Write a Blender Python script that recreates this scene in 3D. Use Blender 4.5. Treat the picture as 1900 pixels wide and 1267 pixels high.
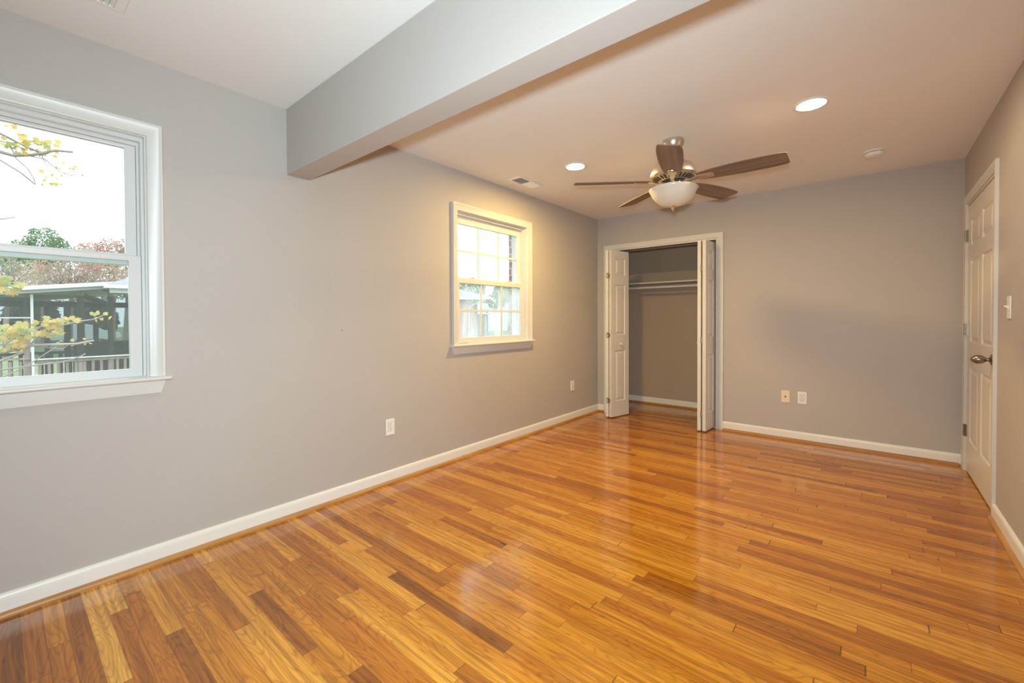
import bpy, math, random
import os
from mathutils import Vector, Matrix

for o in list(bpy.data.objects):
    bpy.data.objects.remove(o, do_unlink=True)
SC = bpy.context.scene
COL = SC.collection
PI = math.pi
R = math.radians

# ------------------------------------------------------------------ camera
# level wide lens at standing-tripod height, looking towards the left wall
FOCAL_PX, YAW, PITCH, ROLL = 797.34, -0.6961, -0.0136, -0.0042
CAM_X, CAM_H, SHIFT_PX = 2.6788, 1.1903, -32.3
cyw, syw, cp, sp = math.cos(YAW), math.sin(YAW), math.cos(PITCH), math.sin(PITCH)
fwd = Vector((syw * cp, cyw * cp, sp))
rgt = Vector((cyw, -syw, 0))
up = rgt.cross(fwd)
cr, sr = math.cos(ROLL), math.sin(ROLL)
rgt, up = cr * rgt + sr * up, -sr * rgt + cr * up
cam = bpy.data.cameras.new('camera')
cam.sensor_fit = 'HORIZONTAL'
cam.sensor_width = 36.0
cam.lens = FOCAL_PX / 1900 * 36.0
cam.shift_y = SHIFT_PX / 1900
cam.clip_start = 0.02
cam.clip_end = 500
cam_o = bpy.data.objects.new('camera', cam)
cam_o.matrix_world = Matrix(((rgt.x, up.x, -fwd.x, CAM_X), (rgt.y, up.y, -fwd.y, 0),
                             (rgt.z, up.z, -fwd.z, CAM_H), (0, 0, 0, 1)))
COL.objects.link(cam_o)
SC.camera = cam_o

# ------------------------------------------------------------------ sky, flash, exposure
SC.view_settings.view_transform = 'Standard'
SC.view_settings.look = 'None'
SC.view_settings.gamma = 1.0
SC.view_settings.exposure = 0.0
SC.view_settings.use_curve_mapping = False
SC.cycles.use_denoising = True
SC.cycles.max_bounces = 10
SC.cycles.diffuse_bounces = 6
SC.cycles.transparent_max_bounces = 24
SC.cycles.sample_clamp_indirect = 6.0

SKY_STRENGTH = 4.1
world = bpy.data.worlds.new('overcast_sky')
SC.world = world
world.use_nodes = True
wn = world.node_tree.nodes
wn.clear()
w_out = wn.new('ShaderNodeOutputWorld')
w_bg = wn.new('ShaderNodeBackground')
w_tc = wn.new('ShaderNodeTexCoord')
w_sep = wn.new('ShaderNodeSeparateXYZ')
w_rmp = wn.new('ShaderNodeValToRGB')
w_rmp.color_ramp.elements[0].position = 0.0
w_rmp.color_ramp.elements[0].color = (0.50, 0.56, 0.63, 1)
w_rmp.color_ramp.elements[1].position = 0.55
w_rmp.color_ramp.elements[1].color = (0.98, 0.99, 1.0, 1)
w_bg.inputs['Strength'].default_value = SKY_STRENGTH
world.node_tree.links.new(w_tc.outputs['Generated'], w_sep.inputs[0])
world.node_tree.links.new(w_sep.outputs['Z'], w_rmp.inputs[0])
world.node_tree.links.new(w_rmp.outputs['Color'], w_bg.inputs['Color'])
world.node_tree.links.new(w_bg.outputs[0], w_out.inputs[0])

# the photographer's flash, mounted just above the camera (it throws the beam's and the fan's shadow)
FLASH_W = 292.0
fl = bpy.data.lights.new('camera_flash', 'SPOT')
fl.energy = FLASH_W
fl.spot_size = R(160)
fl.spot_blend = 1.0
fl.color = (0.75, 0.92, 1.0)
fl.shadow_soft_size = 0.045
fl_o = bpy.data.objects.new('camera_flash', fl)
fl_o.location = (CAM_X + 0.02, -0.085, 1.283)
fl_o.rotation_euler = Vector((math.sin(R(-46)) * 0.99, math.cos(R(-46)) * 0.99, -0.10)).to_track_quat('-Z', 'Y').to_euler()
COL.objects.link(fl_o)

RECESSED_WARM = ((1.0, 0.68, 0.23), 790.0)      # lamp nearer the windows
RECESSED_PALE = ((1.0, 0.77, 0.50), 270.0)      # lamp nearer the door

# ------------------------------------------------------------------ materials
def mat(name, col, rough=0.5, metal=0.0, spec=0.5, vary=0.0, vscale=8.0, bump=0.0, bscale=60.0, coat=0.0, emit=None, estr=0.0):
    m = bpy.data.materials.new(name)
    m.use_nodes = True
    nt = m.node_tree
    b = nt.nodes['Principled BSDF']
    b.inputs['Base Color'].default_value = (*col, 1)
    b.inputs['Roughness'].default_value = rough
    b.inputs['Metallic'].default_value = metal
    b.inputs['Specular IOR Level'].default_value = spec
    b.inputs['Coat Weight'].default_value = coat
    if emit:
        b.inputs['Emission Color'].default_value = (*emit, 1)
        b.inputs['Emission Strength'].default_value = estr
    if vary or bump:
        tc = nt.nodes.new('ShaderNodeTexCoord')
        if vary:
            n = nt.nodes.new('ShaderNodeTexNoise')
            n.inputs['Scale'].default_value = vscale
            n.inputs['Detail'].default_value = 5
            nt.links.new(tc.outputs['Object'], n.inputs['Vector'])
            r = nt.nodes.new('ShaderNodeValToRGB')
            r.color_ramp.elements[0].position = 0.3
            r.color_ramp.elements[1].position = 0.7
            r.color_ramp.elements[0].color = (*[c * (1 - vary) for c in col], 1)
            r.color_ramp.elements[1].color = (*[min(1, c * (1 + vary)) for c in col], 1)
            nt.links.new(n.outputs['Fac'], r.inputs[0])
            nt.links.new(r.outputs[0], b.inputs['Base Color'])
        if bump:
            n2 = nt.nodes.new('ShaderNodeTexNoise')
            n2.inputs['Scale'].default_value = bscale
            n2.inputs['Detail'].default_value = 3
            nt.links.new(tc.outputs['Object'], n2.inputs['Vector'])
            bm = nt.nodes.new('ShaderNodeBump')
            bm.inputs['Strength'].default_value = bump
            bm.inputs['Distance'].default_value = 0.002
            nt.links.new(n2.outputs['Fac'], bm.inputs['Height'])
            nt.links.new(bm.outputs[0], b.inputs['Normal'])
    return m

def ramp_noise(name, stops, scale, rough=0.7, detail=4, translucent=0.0):
    m = bpy.data.materials.new(name)
    m.use_nodes = True
    nt = m.node_tree
    b = nt.nodes['Principled BSDF']
    b.inputs['Roughness'].default_value = rough
    b.inputs['Specular IOR Level'].default_value = 0.2
    tc = nt.nodes.new('ShaderNodeTexCoord')
    n = nt.nodes.new('ShaderNodeTexNoise')
    n.inputs['Scale'].default_value = scale
    n.inputs['Detail'].default_value = detail
    r = nt.nodes.new('ShaderNodeValToRGB')
    el = r.color_ramp.elements
    el[0].position, el[0].color = stops[0][0], (*stops[0][1], 1)
    el[1].position, el[1].color = stops[-1][0], (*stops[-1][1], 1)
    for p, c in stops[1:-1]:
        e = el.new(p)
        e.color = (*c, 1)
    nt.links.new(tc.outputs['Object'], n.inputs['Vector'])
    nt.links.new(n.outputs['Fac'], r.inputs[0])
    nt.links.new(r.outputs[0], b.inputs['Base Color'])
    if translucent:
        t = nt.nodes.new('ShaderNodeBsdfTranslucent')
        nt.links.new(r.outputs[0], t.inputs['Color'])
        mx = nt.nodes.new('ShaderNodeMixShader')
        mx.inputs[0].default_value = translucent
        nt.links.new(b.outputs[0], mx.inputs[1])
        nt.links.new(t.outputs[0], mx.inputs[2])
        nt.links.new(mx.outputs[0], nt.nodes['Material Output'].inputs['Surface'])
    return m

def glass_mat(name, tint=(0.96, 0.98, 0.98), veil=0.0, veil_col=(0.8, 0.85, 0.85), streak=0.0):
    """Thin pane: clear transmission plus a Fresnel mirror, with an optional pale translucent veil."""
    m = bpy.data.materials.new(name)
    m.use_nodes = True
    nt = m.node_tree
    nt.nodes.remove(nt.nodes['Principled BSDF'])
    out = nt.nodes['Material Output']
    tr = nt.nodes.new('ShaderNodeBsdfTransparent')
    tr.inputs['Color'].default_value = (*tint, 1)
    gl = nt.nodes.new('ShaderNodeBsdfGlossy')
    gl.inputs['Roughness'].default_value = 0.03
    fr = nt.nodes.new('ShaderNodeFresnel')
    fr.inputs['IOR'].default_value = 1.25
    mx = nt.nodes.new('ShaderNodeMixShader')
    nt.links.new(fr.outputs[0], mx.inputs[0])
    nt.links.new(tr.outputs[0], mx.inputs[1])
    nt.links.new(gl.outputs[0], mx.inputs[2])
    last = mx
    if veil > 0:
        d = nt.nodes.new('ShaderNodeBsdfTranslucent')
        d.inputs['Color'].default_value = (*veil_col, 1)
        m2 = nt.nodes.new('ShaderNodeMixShader')
        m2.inputs[0].default_value = veil
        if streak > 0:
            tc = nt.nodes.new('ShaderNodeTexCoord')
            mp = nt.nodes.new('ShaderNodeMapping')
            mp.inputs['Scale'].default_value = (6, 14, 3)
            n = nt.nodes.new('ShaderNodeTexNoise')
            n.inputs['Scale'].default_value = 1.0
            n.inputs['Detail'].default_value = 3
            mr = nt.nodes.new('ShaderNodeMapRange')
            mr.inputs['From Min'].default_value = 0.35
            mr.inputs['From Max'].default_value = 0.65
            mr.inputs['To Min'].default_value = max(0, veil - streak)
            mr.inputs['To Max'].default_value = veil + streak
            nt.links.new(tc.outputs['Object'], mp.inputs[0])
            nt.links.new(mp.outputs[0], n.inputs['Vector'])
            nt.links.new(n.outputs['Fac'], mr.inputs['Value'])
            nt.links.new(mr.outputs[0], m2.inputs[0])
        nt.links.new(mx.outputs[0], m2.inputs[1])
        nt.links.new(d.outputs[0], m2.inputs[2])
        last = m2
    nt.links.new(last.outputs[0], out.inputs['Surface'])
    return m

def oak_floor_mat():
    m = bpy.data.materials.new('oak_strip_floor')
    m.use_nodes = True
    nt = m.node_tree
    N, Lk = nt.nodes, nt.links
    b = N['Principled BSDF']
    def math_(op, a, bb=None, c=None):
        n = N.new('ShaderNodeMath')
        n.operation = op
        for i, v in enumerate((a, bb, c)):
            if v is None:
                continue
            if isinstance(v, (int, float)):
                n.inputs[i].default_value = v
            else:
                Lk.new(v, n.inputs[i])
        return n.outputs[0]
    def white(vec=None, w=None):
        n = N.new('ShaderNodeTexWhiteNoise')
        if w is not None:
            n.noise_dimensions = '1D'
            Lk.new(w, n.inputs['W'])
        else:
            n.noise_dimensions = '3D'
            Lk.new(vec, n.inputs['Vector'])
        return n
    def comb(x, y, z):
        n = N.new('ShaderNodeCombineXYZ')
        for i, v in enumerate((x, y, z)):
            if isinstance(v, (int, float)):
                n.inputs[i].default_value = v
            else:
                Lk.new(v, n.inputs[i])
        return n.outputs[0]
    def mixc(fac, a, bb, blend='MIX'):
        n = N.new('ShaderNodeMix')
        n.data_type = 'RGBA'
        n.blend_type = blend
        for s, v in ((0, fac), (6, a), (7, bb)):
            if isinstance(v, (int, float)):
                n.inputs[s].default_value = v
            elif isinstance(v, tuple):
                n.inputs[s].default_value = (*v, 1)
            else:
                Lk.new(v, n.inputs[s])
        return n.outputs[2]
    tc = N.new('ShaderNodeTexCoord')
    sep = N.new('ShaderNodeSeparateXYZ')
    Lk.new(tc.outputs['Object'], sep.inputs[0])
    x, y = sep.outputs['X'], sep.outputs['Y']
    PW = 0.0575
    v = math_('ADD', math_('DIVIDE', y, PW), 40.25)
    row = math_('FLOOR', v)
    fy = math_('FRACT', v)
    r1 = white(w=row).outputs['Value']
    r2 = white(w=math_('ADD', row, 371.3)).outputs['Value']
    length = math_('MULTIPLY_ADD', r1, 0.55, 0.55)
    u = math_('ADD', math_('DIVIDE', x, length), math_('MULTIPLY', r2, 17.0))
    u = math_('ADD', u, math_('MULTIPLY', math_('SINE', math_('MULTIPLY', u, 3.7)), 0.13))
    col_ = math_('FLOOR', u)
    fx = math_('FRACT', u)
    pid = white(vec=comb(row, col_, 2.0))
    pv = pid.outputs['Value']
    ps = N.new('ShaderNodeSeparateColor')
    Lk.new(pid.outputs['Color'], ps.inputs[0])
    # plank tone
    rmp = N.new('ShaderNodeValToRGB')
    el = rmp.color_ramp.elements
    stops = FLOOR_STOPS
    el[0].position, el[0].color = stops[0][0], (*stops[0][1], 1)
    el[1].position, el[1].color = stops[-1][0], (*stops[-1][1], 1)
    for p, c in stops[1:-1]:
        e = el.new(p)
        e.color = (*c, 1)
    # boards laid in front of the old wall line vary more than the older ones beyond it
    new_part = math_('LESS_THAN', y, 1.2)
    spread = math_('MULTIPLY_ADD', new_part, 0.32, 0.66)
    tone = math_('ADD', math_('MULTIPLY', math_('SUBTRACT', pv, 0.5), spread), 0.5)
    Lk.new(tone, rmp.inputs[0])
    base = rmp.outputs[0]
    # long fine grain
    gvec = comb(math_('ADD', math_('MULTIPLY', x, 2.2), math_('MULTIPLY', pv, 91.0)),
                math_('ADD', math_('MULTIPLY', y, 70.0), math_('MULTIPLY', ps.outputs['Red'], 53.0)), pv)
    g = N.new('ShaderNodeTexNoise')
    g.inputs['Scale'].default_value = 1.0
    g.inputs['Detail'].default_value = 6
    g.inputs['Roughness'].default_value = 0.65
    Lk.new(gvec, g.inputs['Vector'])
    gr = N.new('ShaderNodeMapRange')
    gr.inputs['From Min'].default_value = 0.36
    gr.inputs['From Max'].default_value = 0.62
    gr.inputs['To Min'].default_value = 0.64
    gr.inputs['To Max'].default_value = 1.10
    Lk.new(g.outputs['Fac'], gr.inputs['Value'])
    # cathedral figure
    cvec = comb(math_('ADD', math_('MULTIPLY', x, 1.5), math_('MULTIPLY', ps.outputs['Green'], 61.0)),
                math_('ADD', math_('MULTIPLY', y, 11.0), math_('MULTIPLY', ps.outputs['Blue'], 37.0)),
                math_('MULTIPLY', pv, 29.0))
    cn = N.new('ShaderNodeTexNoise')
    cn.inputs['Scale'].default_value = 1.0
    cn.inputs['Detail'].default_value = 1.5
    Lk.new(cvec, cn.inputs['Vector'])
    cf = math_('FRACT', math_('MULTIPLY', cn.outputs['Fac'], 21.0))
    cf = math_('ABSOLUTE', math_('SUBTRACT', cf, 0.5))          # 0 .. 0.5
    cl = N.new('ShaderNodeMapRange')
    cl.inputs['From Min'].default_value = 0.0
    cl.inputs['From Max'].default_value = 0.22
    cl.inputs['To Min'].default_value = 0.80
    cl.inputs['To Max'].default_value = 1.06
    Lk.new(cf, cl.inputs['Value'])
    shade = math_('MULTIPLY', gr.outputs[0], cl.outputs[0])
    # rare dark mineral streaks and knots
    kvec = comb(math_('ADD', math_('MULTIPLY', x, 5.0), math_('MULTIPLY', pv, 17.0)), math_('MULTIPLY', y, 34.0), math_('MULTIPLY', pv, 7.0))
    kn = N.new('ShaderNodeTexNoise')
    kn.inputs['Scale'].default_value = 1.0
    kn.inputs['Detail'].default_value = 2
    Lk.new(kvec, kn.inputs['Vector'])
    kr = N.new('ShaderNodeMapRange')
    kr.inputs['From Min'].default_value = 0.70
    kr.inputs['From Max'].default_value = 0.80
    kr.inputs['To Min'].default_value = 1.0
    kr.inputs['To Max'].default_value = 0.45
    Lk.new(kn.outputs['Fac'], kr.inputs['Value'])
    shade = math_('MULTIPLY', shade, kr.outputs[0])
    shc = N.new('ShaderNodeCombineColor')
    Lk.new(shade, shc.inputs[0])
    Lk.new(math_('POWER', shade, 1.18), shc.inputs[1])
    Lk.new(math_('POWER', shade, 1.4), shc.inputs[2])
    base = mixc(1.0, base, shc.outputs[0], 'MULTIPLY')
    # joints
    ey = math_('MINIMUM', fy, math_('SUBTRACT', 1.0, fy))
    jy = math_('LESS_THAN', ey, 0.016)
    ex = math_('MULTIPLY', math_('MINIMUM', fx, math_('SUBTRACT', 1.0, fx)), length)
    jx = math_('LESS_THAN', ex, 0.0013)
    joint = math_('MAXIMUM', math_('MULTIPLY', jy, math_('MULTIPLY_ADD', r1, 0.5, 0.2)), math_('MULTIPLY', jx, 0.75))
    base = mixc(joint, base, (0.055, 0.02, 0.006))
    Lk.new(base, b.inputs['Base Color'])
    rr = N.new('ShaderNodeTexNoise')
    rr.inputs['Scale'].default_value = 3.0
    rr.inputs['Detail'].default_value = 3
    Lk.new(tc.outputs['Object'], rr.inputs['Vector'])
    rm = N.new('ShaderNodeMapRange')
    rm.inputs['To Min'].default_value = 0.085
    rm.inputs['To Max'].default_value = 0.15
    Lk.new(rr.outputs['Fac'], rm.inputs['Value'])
    Lk.new(rm.outputs[0], b.inputs['Roughness'])
    b.inputs['IOR'].default_value = 1.76
    b.inputs['Specular IOR Level'].default_value = 0.5
    bp_ = N.new('ShaderNodeBump')
    bp_.inputs['Strength'].default_value = 0.035
    bp_.inputs['Distance'].default_value = 0.0015
    hgt = math_('SUBTRACT', math_('MULTIPLY', g.outputs['Fac'], 0.35), joint)
    hgt = math_('ADD', hgt, math_('MULTIPLY', pv, 0.3))
    Lk.new(hgt, bp_.inputs['Height'])
    Lk.new(bp_.outputs[0], b.inputs['Normal'])
    return m

def wood_mat(name, c0, c1, axis='X', rough=0.45, stretch=30.0):
    m = bpy.data.materials.new(name)
    m.use_nodes = True
    nt = m.node_tree
    b = nt.nodes['Principled BSDF']
    b.inputs['Roughness'].default_value = rough
    tc = nt.nodes.new('ShaderNodeTexCoord')
    mp = nt.nodes.new('ShaderNodeMapping')
    s = [stretch, stretch, stretch]
    s['XYZ'.index(axis)] = stretch / 14
    mp.inputs['Scale'].default_value = s
    n = nt.nodes.new('ShaderNodeTexNoise')
    n.inputs['Scale'].default_value = 1.0
    n.inputs['Detail'].default_value = 6
    r = nt.nodes.new('ShaderNodeValToRGB')
    r.color_ramp.elements[0].position = 0.33
    r.color_ramp.elements[1].position = 0.67
    r.color_ramp.elements[0].color = (*c0, 1)
    r.color_ramp.elements[1].color = (*c1, 1)
    nt.links.new(tc.outputs['Object'], mp.inputs[0])
    nt.links.new(mp.outputs[0], n.inputs['Vector'])
    nt.links.new(n.outputs['Fac'], r.inputs[0])
    nt.links.new(r.outputs[0], b.inputs['Base Color'])
    return m

def brick_mat(name, c1, c2, mortar, scale=1.0):
    m = bpy.data.materials.new(name)
    m.use_nodes = True
    nt = m.node_tree
    b = nt.nodes['Principled BSDF']
    b.inputs['Roughness'].default_value = 0.85
    tc = nt.nodes.new('ShaderNodeTexCoord')
    sep = nt.nodes.new('ShaderNodeSeparateXYZ')
    ad = nt.nodes.new('ShaderNodeMath')
    ad.operation = 'ADD'
    cb = nt.nodes.new('ShaderNodeCombineXYZ')
    br = nt.nodes.new('ShaderNodeTexBrick')
    br.inputs['Color1'].default_value = (*c1, 1)
    br.inputs['Color2'].default_value = (*c2, 1)
    br.inputs['Mortar'].default_value = (*mortar, 1)
    br.inputs['Scale'].default_value = scale
    br.inputs['Mortar Size'].default_value = 0.008
    br.inputs['Brick Width'].default_value = 0.21
    br.inputs['Row Height'].default_value = 0.075
    nt.links.new(tc.outputs['Object'], sep.inputs[0])
    nt.links.new(sep.outputs['X'], ad.inputs[0])
    nt.links.new(sep.outputs['Y'], ad.inputs[1])
    nt.links.new(ad.outputs[0], cb.inputs[0])
    nt.links.new(sep.outputs['Z'], cb.inputs[1])
    nt.links.new(cb.outputs[0], br.inputs['Vector'])
    nt.links.new(br.outputs['Color'], b.inputs['Base Color'])
    return m

FLOOR_STOPS = [(0.0, (0.21, 0.061, 0.005)), (0.14, (0.30, 0.098, 0.008)), (0.30, (0.44, 0.144, 0.011)), (0.5, (0.50, 0.186, 0.013)),
               (0.72, (0.58, 0.237, 0.020)), (0.88, (0.66, 0.307, 0.038)), (1.0, (0.78, 0.409, 0.081))]
M = {}
M['wall'] = mat('warm_grey_wall_paint', (0.485, 0.447, 0.415), 0.62, spec=0.3, vary=0.015, vscale=2.0, bump=0.05, bscale=220)
M['closet'] = mat('tan_closet_wall', (0.43, 0.345, 0.26), 0.62, spec=0.3, vary=0.015, vscale=2.0, bump=0.05, bscale=220)  # same finish as the room walls, in a darker, warmer colour
M['ceiling'] = mat('flat_white_ceiling_paint', (0.83, 0.818, 0.80), 0.8, spec=0.2, vary=0.012, vscale=1.5, bump=0.05, bscale=160)
M['trim'] = mat('cream_white_trim_paint', (0.665, 0.65, 0.61), 0.35, vary=0.012, vscale=5)
M['baseboard'] = mat('brightened_trim_white', (0.80, 0.775, 0.72), 0.35, vary=0.012, vscale=5)  # trim paint made lighter: brighter light near the floor put into the colour
M['door'] = mat('ivory_door_paint', (0.72, 0.69, 0.63), 0.38, vary=0.012, vscale=5)
M['vinyl'] = mat('white_window_vinyl', (0.68, 0.675, 0.655), 0.3, vary=0.01, vscale=6)
M['plastic'] = mat('white_plastic', (0.84, 0.82, 0.77), 0.35, vary=0.01, vscale=20)
M['almond'] = mat('almond_plastic', (0.80, 0.70, 0.52), 0.35, vary=0.01, vscale=20)
M['dark'] = mat('dark_recess', (0.03, 0.025, 0.022), 0.7, vary=0.1, vscale=30)
M['vent_dark'] = mat('duct_shade_dark_metal', (0.10, 0.09, 0.08), 0.6, vary=0.1, vscale=30)  # shade inside the ducts put in as colour; also dark track and nail
M['nickel'] = mat('brushed_nickel', (0.66, 0.60, 0.52), 0.34, metal=1.0, vary=0.05, vscale=30)
M['chrome'] = mat('polished_nickel', (0.80, 0.78, 0.75), 0.14, metal=1.0, vary=0.03, vscale=30)
M['bronze'] = mat('antique_nickel', (0.32, 0.28, 0.23), 0.3, metal=1.0, vary=0.08, vscale=40)
M['amber'] = mat('brass_accent', (0.60, 0.33, 0.08), 0.3, metal=0.8, vary=0.08, vscale=30)
M['blade'] = wood_mat('weathered_walnut_blade', (0.15, 0.098, 0.066), (0.27, 0.19, 0.135), 'X', 0.5, 26)
M['shoe'] = wood_mat('honey_oak_shoe', (0.36, 0.16, 0.04), (0.56, 0.28, 0.085), 'Y', 0.4, 30)
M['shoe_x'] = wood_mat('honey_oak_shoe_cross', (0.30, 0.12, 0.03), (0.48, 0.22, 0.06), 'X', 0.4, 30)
M['glass'] = glass_mat('clear_pane')
M['glass_screen'] = glass_mat('screened_pane', (0.95, 0.98, 0.97), 0.055, (0.75, 0.82, 0.80))
M['glass_hazy'] = glass_mat('hazy_screened_pane', (0.93, 0.97, 0.96), 0.27, (0.84, 0.90, 0.89), 0.12)  # pale translucent veil of an insect screen, uneven in density
M['glass_wet'] = glass_mat('streaky_pane', (0.94, 0.97, 0.98), 0.07, (0.80, 0.85, 0.9), 0.06)
M['brick'] = brick_mat('red_brick', (0.30, 0.11, 0.075), (0.22, 0.085, 0.065), (0.42, 0.37, 0.32))
M['lens_warm'] = mat('warm_led_lens', (0.9, 0.9, 0.85), 0.5, emit=RECESSED_WARM[0], estr=RECESSED_WARM[1], vary=0.01)
M['lens_pale'] = mat('pale_led_lens', (0.9, 0.9, 0.85), 0.5, emit=RECESSED_PALE[0], estr=RECESSED_PALE[1], vary=0.01)

# alabaster light bowl
def bowl_mat():
    m = ramp_noise('alabaster_glass', [(0.3, (0.80, 0.765, 0.70)), (0.5, (0.86, 0.83, 0.77)), (0.7, (0.90, 0.87, 0.82))], 9.0, 0.25, 3, 0.35)
    m.node_tree.nodes['Principled BSDF'].inputs['Specular IOR Level'].default_value = 0.5
    return m
M['bowl'] = bowl_mat()

# ------------------------------------------------------------------ mesh helpers
class MB:
    def __init__(self, xf=None):
        self.v, self.f, self.xf = [], [], xf
    def add(self, vs, fs):
        o = len(self.v)
        self.v += [Vector(p) for p in vs]
        self.f += [tuple(o + i for i in f) for f in fs]
        return self
    def box(self, x0, x1, y0, y1, z0, z1):
        return self.add([(x0, y0, z0), (x1, y0, z0), (x1, y1, z0), (x0, y1, z0), (x0, y0, z1), (x1, y0, z1), (x1, y1, z1), (x0, y1, z1)],
                        [(0, 3, 2, 1), (4, 5, 6, 7), (0, 1, 5, 4), (1, 2, 6, 5), (2, 3, 7, 6), (3, 0, 4, 7)])
    def sweep(self, rings, closed_ring=True, caps=True):
        n = len(rings[0])
        vs = [p for r in rings for p in r]
        fs = []
        for i in range(len(rings) - 1):
            for j in range(n if closed_ring else n - 1):
                k = (j + 1) % n
                fs.append((i * n + j, i * n + k, (i + 1) * n + k, (i + 1) * n + j))
        if caps and closed_ring:
            fs.append(tuple(range(n - 1, -1, -1)))
            fs.append(tuple((len(rings) - 1) * n + j for j in range(n)))
        return self.add(vs, fs)
    def tube(self, pts, r, n=8, r1=None):
        pts = [Vector(p) for p in pts]
        rings = []
        for i, p in enumerate(pts):
            d = (pts[min(i + 1, len(pts) - 1)] - pts[max(i - 1, 0)]).normalized()
            a = d.orthogonal().normalized() if i == 0 else (pa - d * pa.dot(d)).normalized()
            pa = a
            b = d.cross(a)
            rr = r if r1 is None else r + (r1 - r) * i / max(1, len(pts) - 1)
            rings.append([p + (a * math.cos(2 * PI * k / n) + b * math.sin(2 * PI * k / n)) * rr for k in range(n)])
        return self.sweep(rings)
    def lathe(self, prof, c, axis=(0, 0, 1), n=40):
        """prof: (radius, distance along axis)"""
        ax = Vector(axis).normalized()
        a = ax.orthogonal().normalized()
        b = ax.cross(a)
        c = Vector(c)
        vs, fs = [], []
        for r, h in prof:
            for k in range(n):
                t = 2 * PI * k / n
                vs.append(c + ax * h + (a * math.cos(t) + b * math.sin(t)) * max(r, 1e-5))
        for i in range(len(prof) - 1):
            for k in range(n):
                q = (k + 1) % n
                fs.append((i * n + k, i * n + q, (i + 1) * n + q, (i + 1) * n + k))
        return self.add(vs, fs)
    def build(self, name, material, parent=None, smooth=False, bevel=0.0, seg=2, angle=35):
        me = bpy.data.meshes.new(name)
        org = Vector((0, 0, 0))
        q = parent
        while q is not None:
            org += q.location
            q = q.parent
        vs = [(self.xf @ p if self.xf else p) - org for p in self.v]
        me.from_pydata(vs, [], self.f)
        me.validate()
        import bmesh
        bm = bmesh.new()
        bm.from_mesh(me)
        bmesh.ops.recalc_face_normals(bm, faces=bm.faces)
        bm.to_mesh(me)
        bm.free()
        me.materials.append(material)
        o = bpy.data.objects.new(name, me)
        COL.objects.link(o)
        o.parent = parent
        if bevel:
            b = o.modifiers.new('bevel', 'BEVEL')
            b.width = bevel
            b.segments = seg
            b.limit_method = 'ANGLE'
            b.angle_limit = R(40)
        if smooth or bevel:
            for p in me.polygons:
                p.use_smooth = True
            me.set_sharp_from_angle(angle=R(angle))
        return o

def tag(o, label=None, cat=None, kind=None, group=None):
    if label: o['label'] = label
    if cat: o['category'] = cat
    if kind: o['kind'] = kind
    if group: o['group'] = group
    return o

def empty(name, loc, label=None, cat=None, kind=None, group=None):
    o = bpy.data.objects.new(name, None)
    o.location = loc
    o.empty_display_size = 0.05
    COL.objects.link(o)
    return tag(o, label, cat, kind, group)

def holed_slab(mb, u0, u1, v0, v1, holes, place, t0, t1):
    """A slab in (u,v) with rectangular holes, thickness t0..t1; place(u,v,t) gives the world point."""
    us = sorted({u0, u1, *[h[0] for h in holes], *[h[1] for h in holes]})
    vs = sorted({v0, v1, *[h[2] for h in holes], *[h[3] for h in holes]})
    us = [u for u in us if u0 <= u <= u1]
    vs = [v for v in vs if v0 <= v <= v1]
    def solid(i, j):
        if i < 0 or j < 0 or i >= len(us) - 1 or j >= len(vs) - 1:
            return False
        cu, cv = (us[i] + us[i + 1]) / 2, (vs[j] + vs[j + 1]) / 2
        return not any(h[0] < cu < h[1] and h[2] < cv < h[3] for h in holes)
    idx = {}
    P, F = [], []
    def vid(i, j, s):
        k = (i, j, s)
        if k not in idx:
            idx[k] = len(P)
            P.append(place(us[i], vs[j], t1 if s else t0))
        return idx[k]
    for i in range(len(us) - 1):
        for j in range(len(vs) - 1):
            if not solid(i, j):
                continue
            for s in (0, 1):
                F.append((vid(i, j, s), vid(i + 1, j, s), vid(i + 1, j + 1, s), vid(i, j + 1, s)))
            if not solid(i - 1, j): F.append((vid(i, j, 0), vid(i, j, 1), vid(i, j + 1, 1), vid(i, j + 1, 0)))
            if not solid(i + 1, j): F.append((vid(i + 1, j, 0), vid(i + 1, j, 1), vid(i + 1, j + 1, 1), vid(i + 1, j + 1, 0)))
            if not solid(i, j - 1): F.append((vid(i, j, 0), vid(i, j, 1), vid(i + 1, j, 1), vid(i + 1, j, 0)))
            if not solid(i, j + 1): F.append((vid(i, j + 1, 0), vid(i, j + 1, 1), vid(i + 1, j + 1, 1), vid(i + 1, j + 1, 0)))
    mb.add(P, F)

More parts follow.
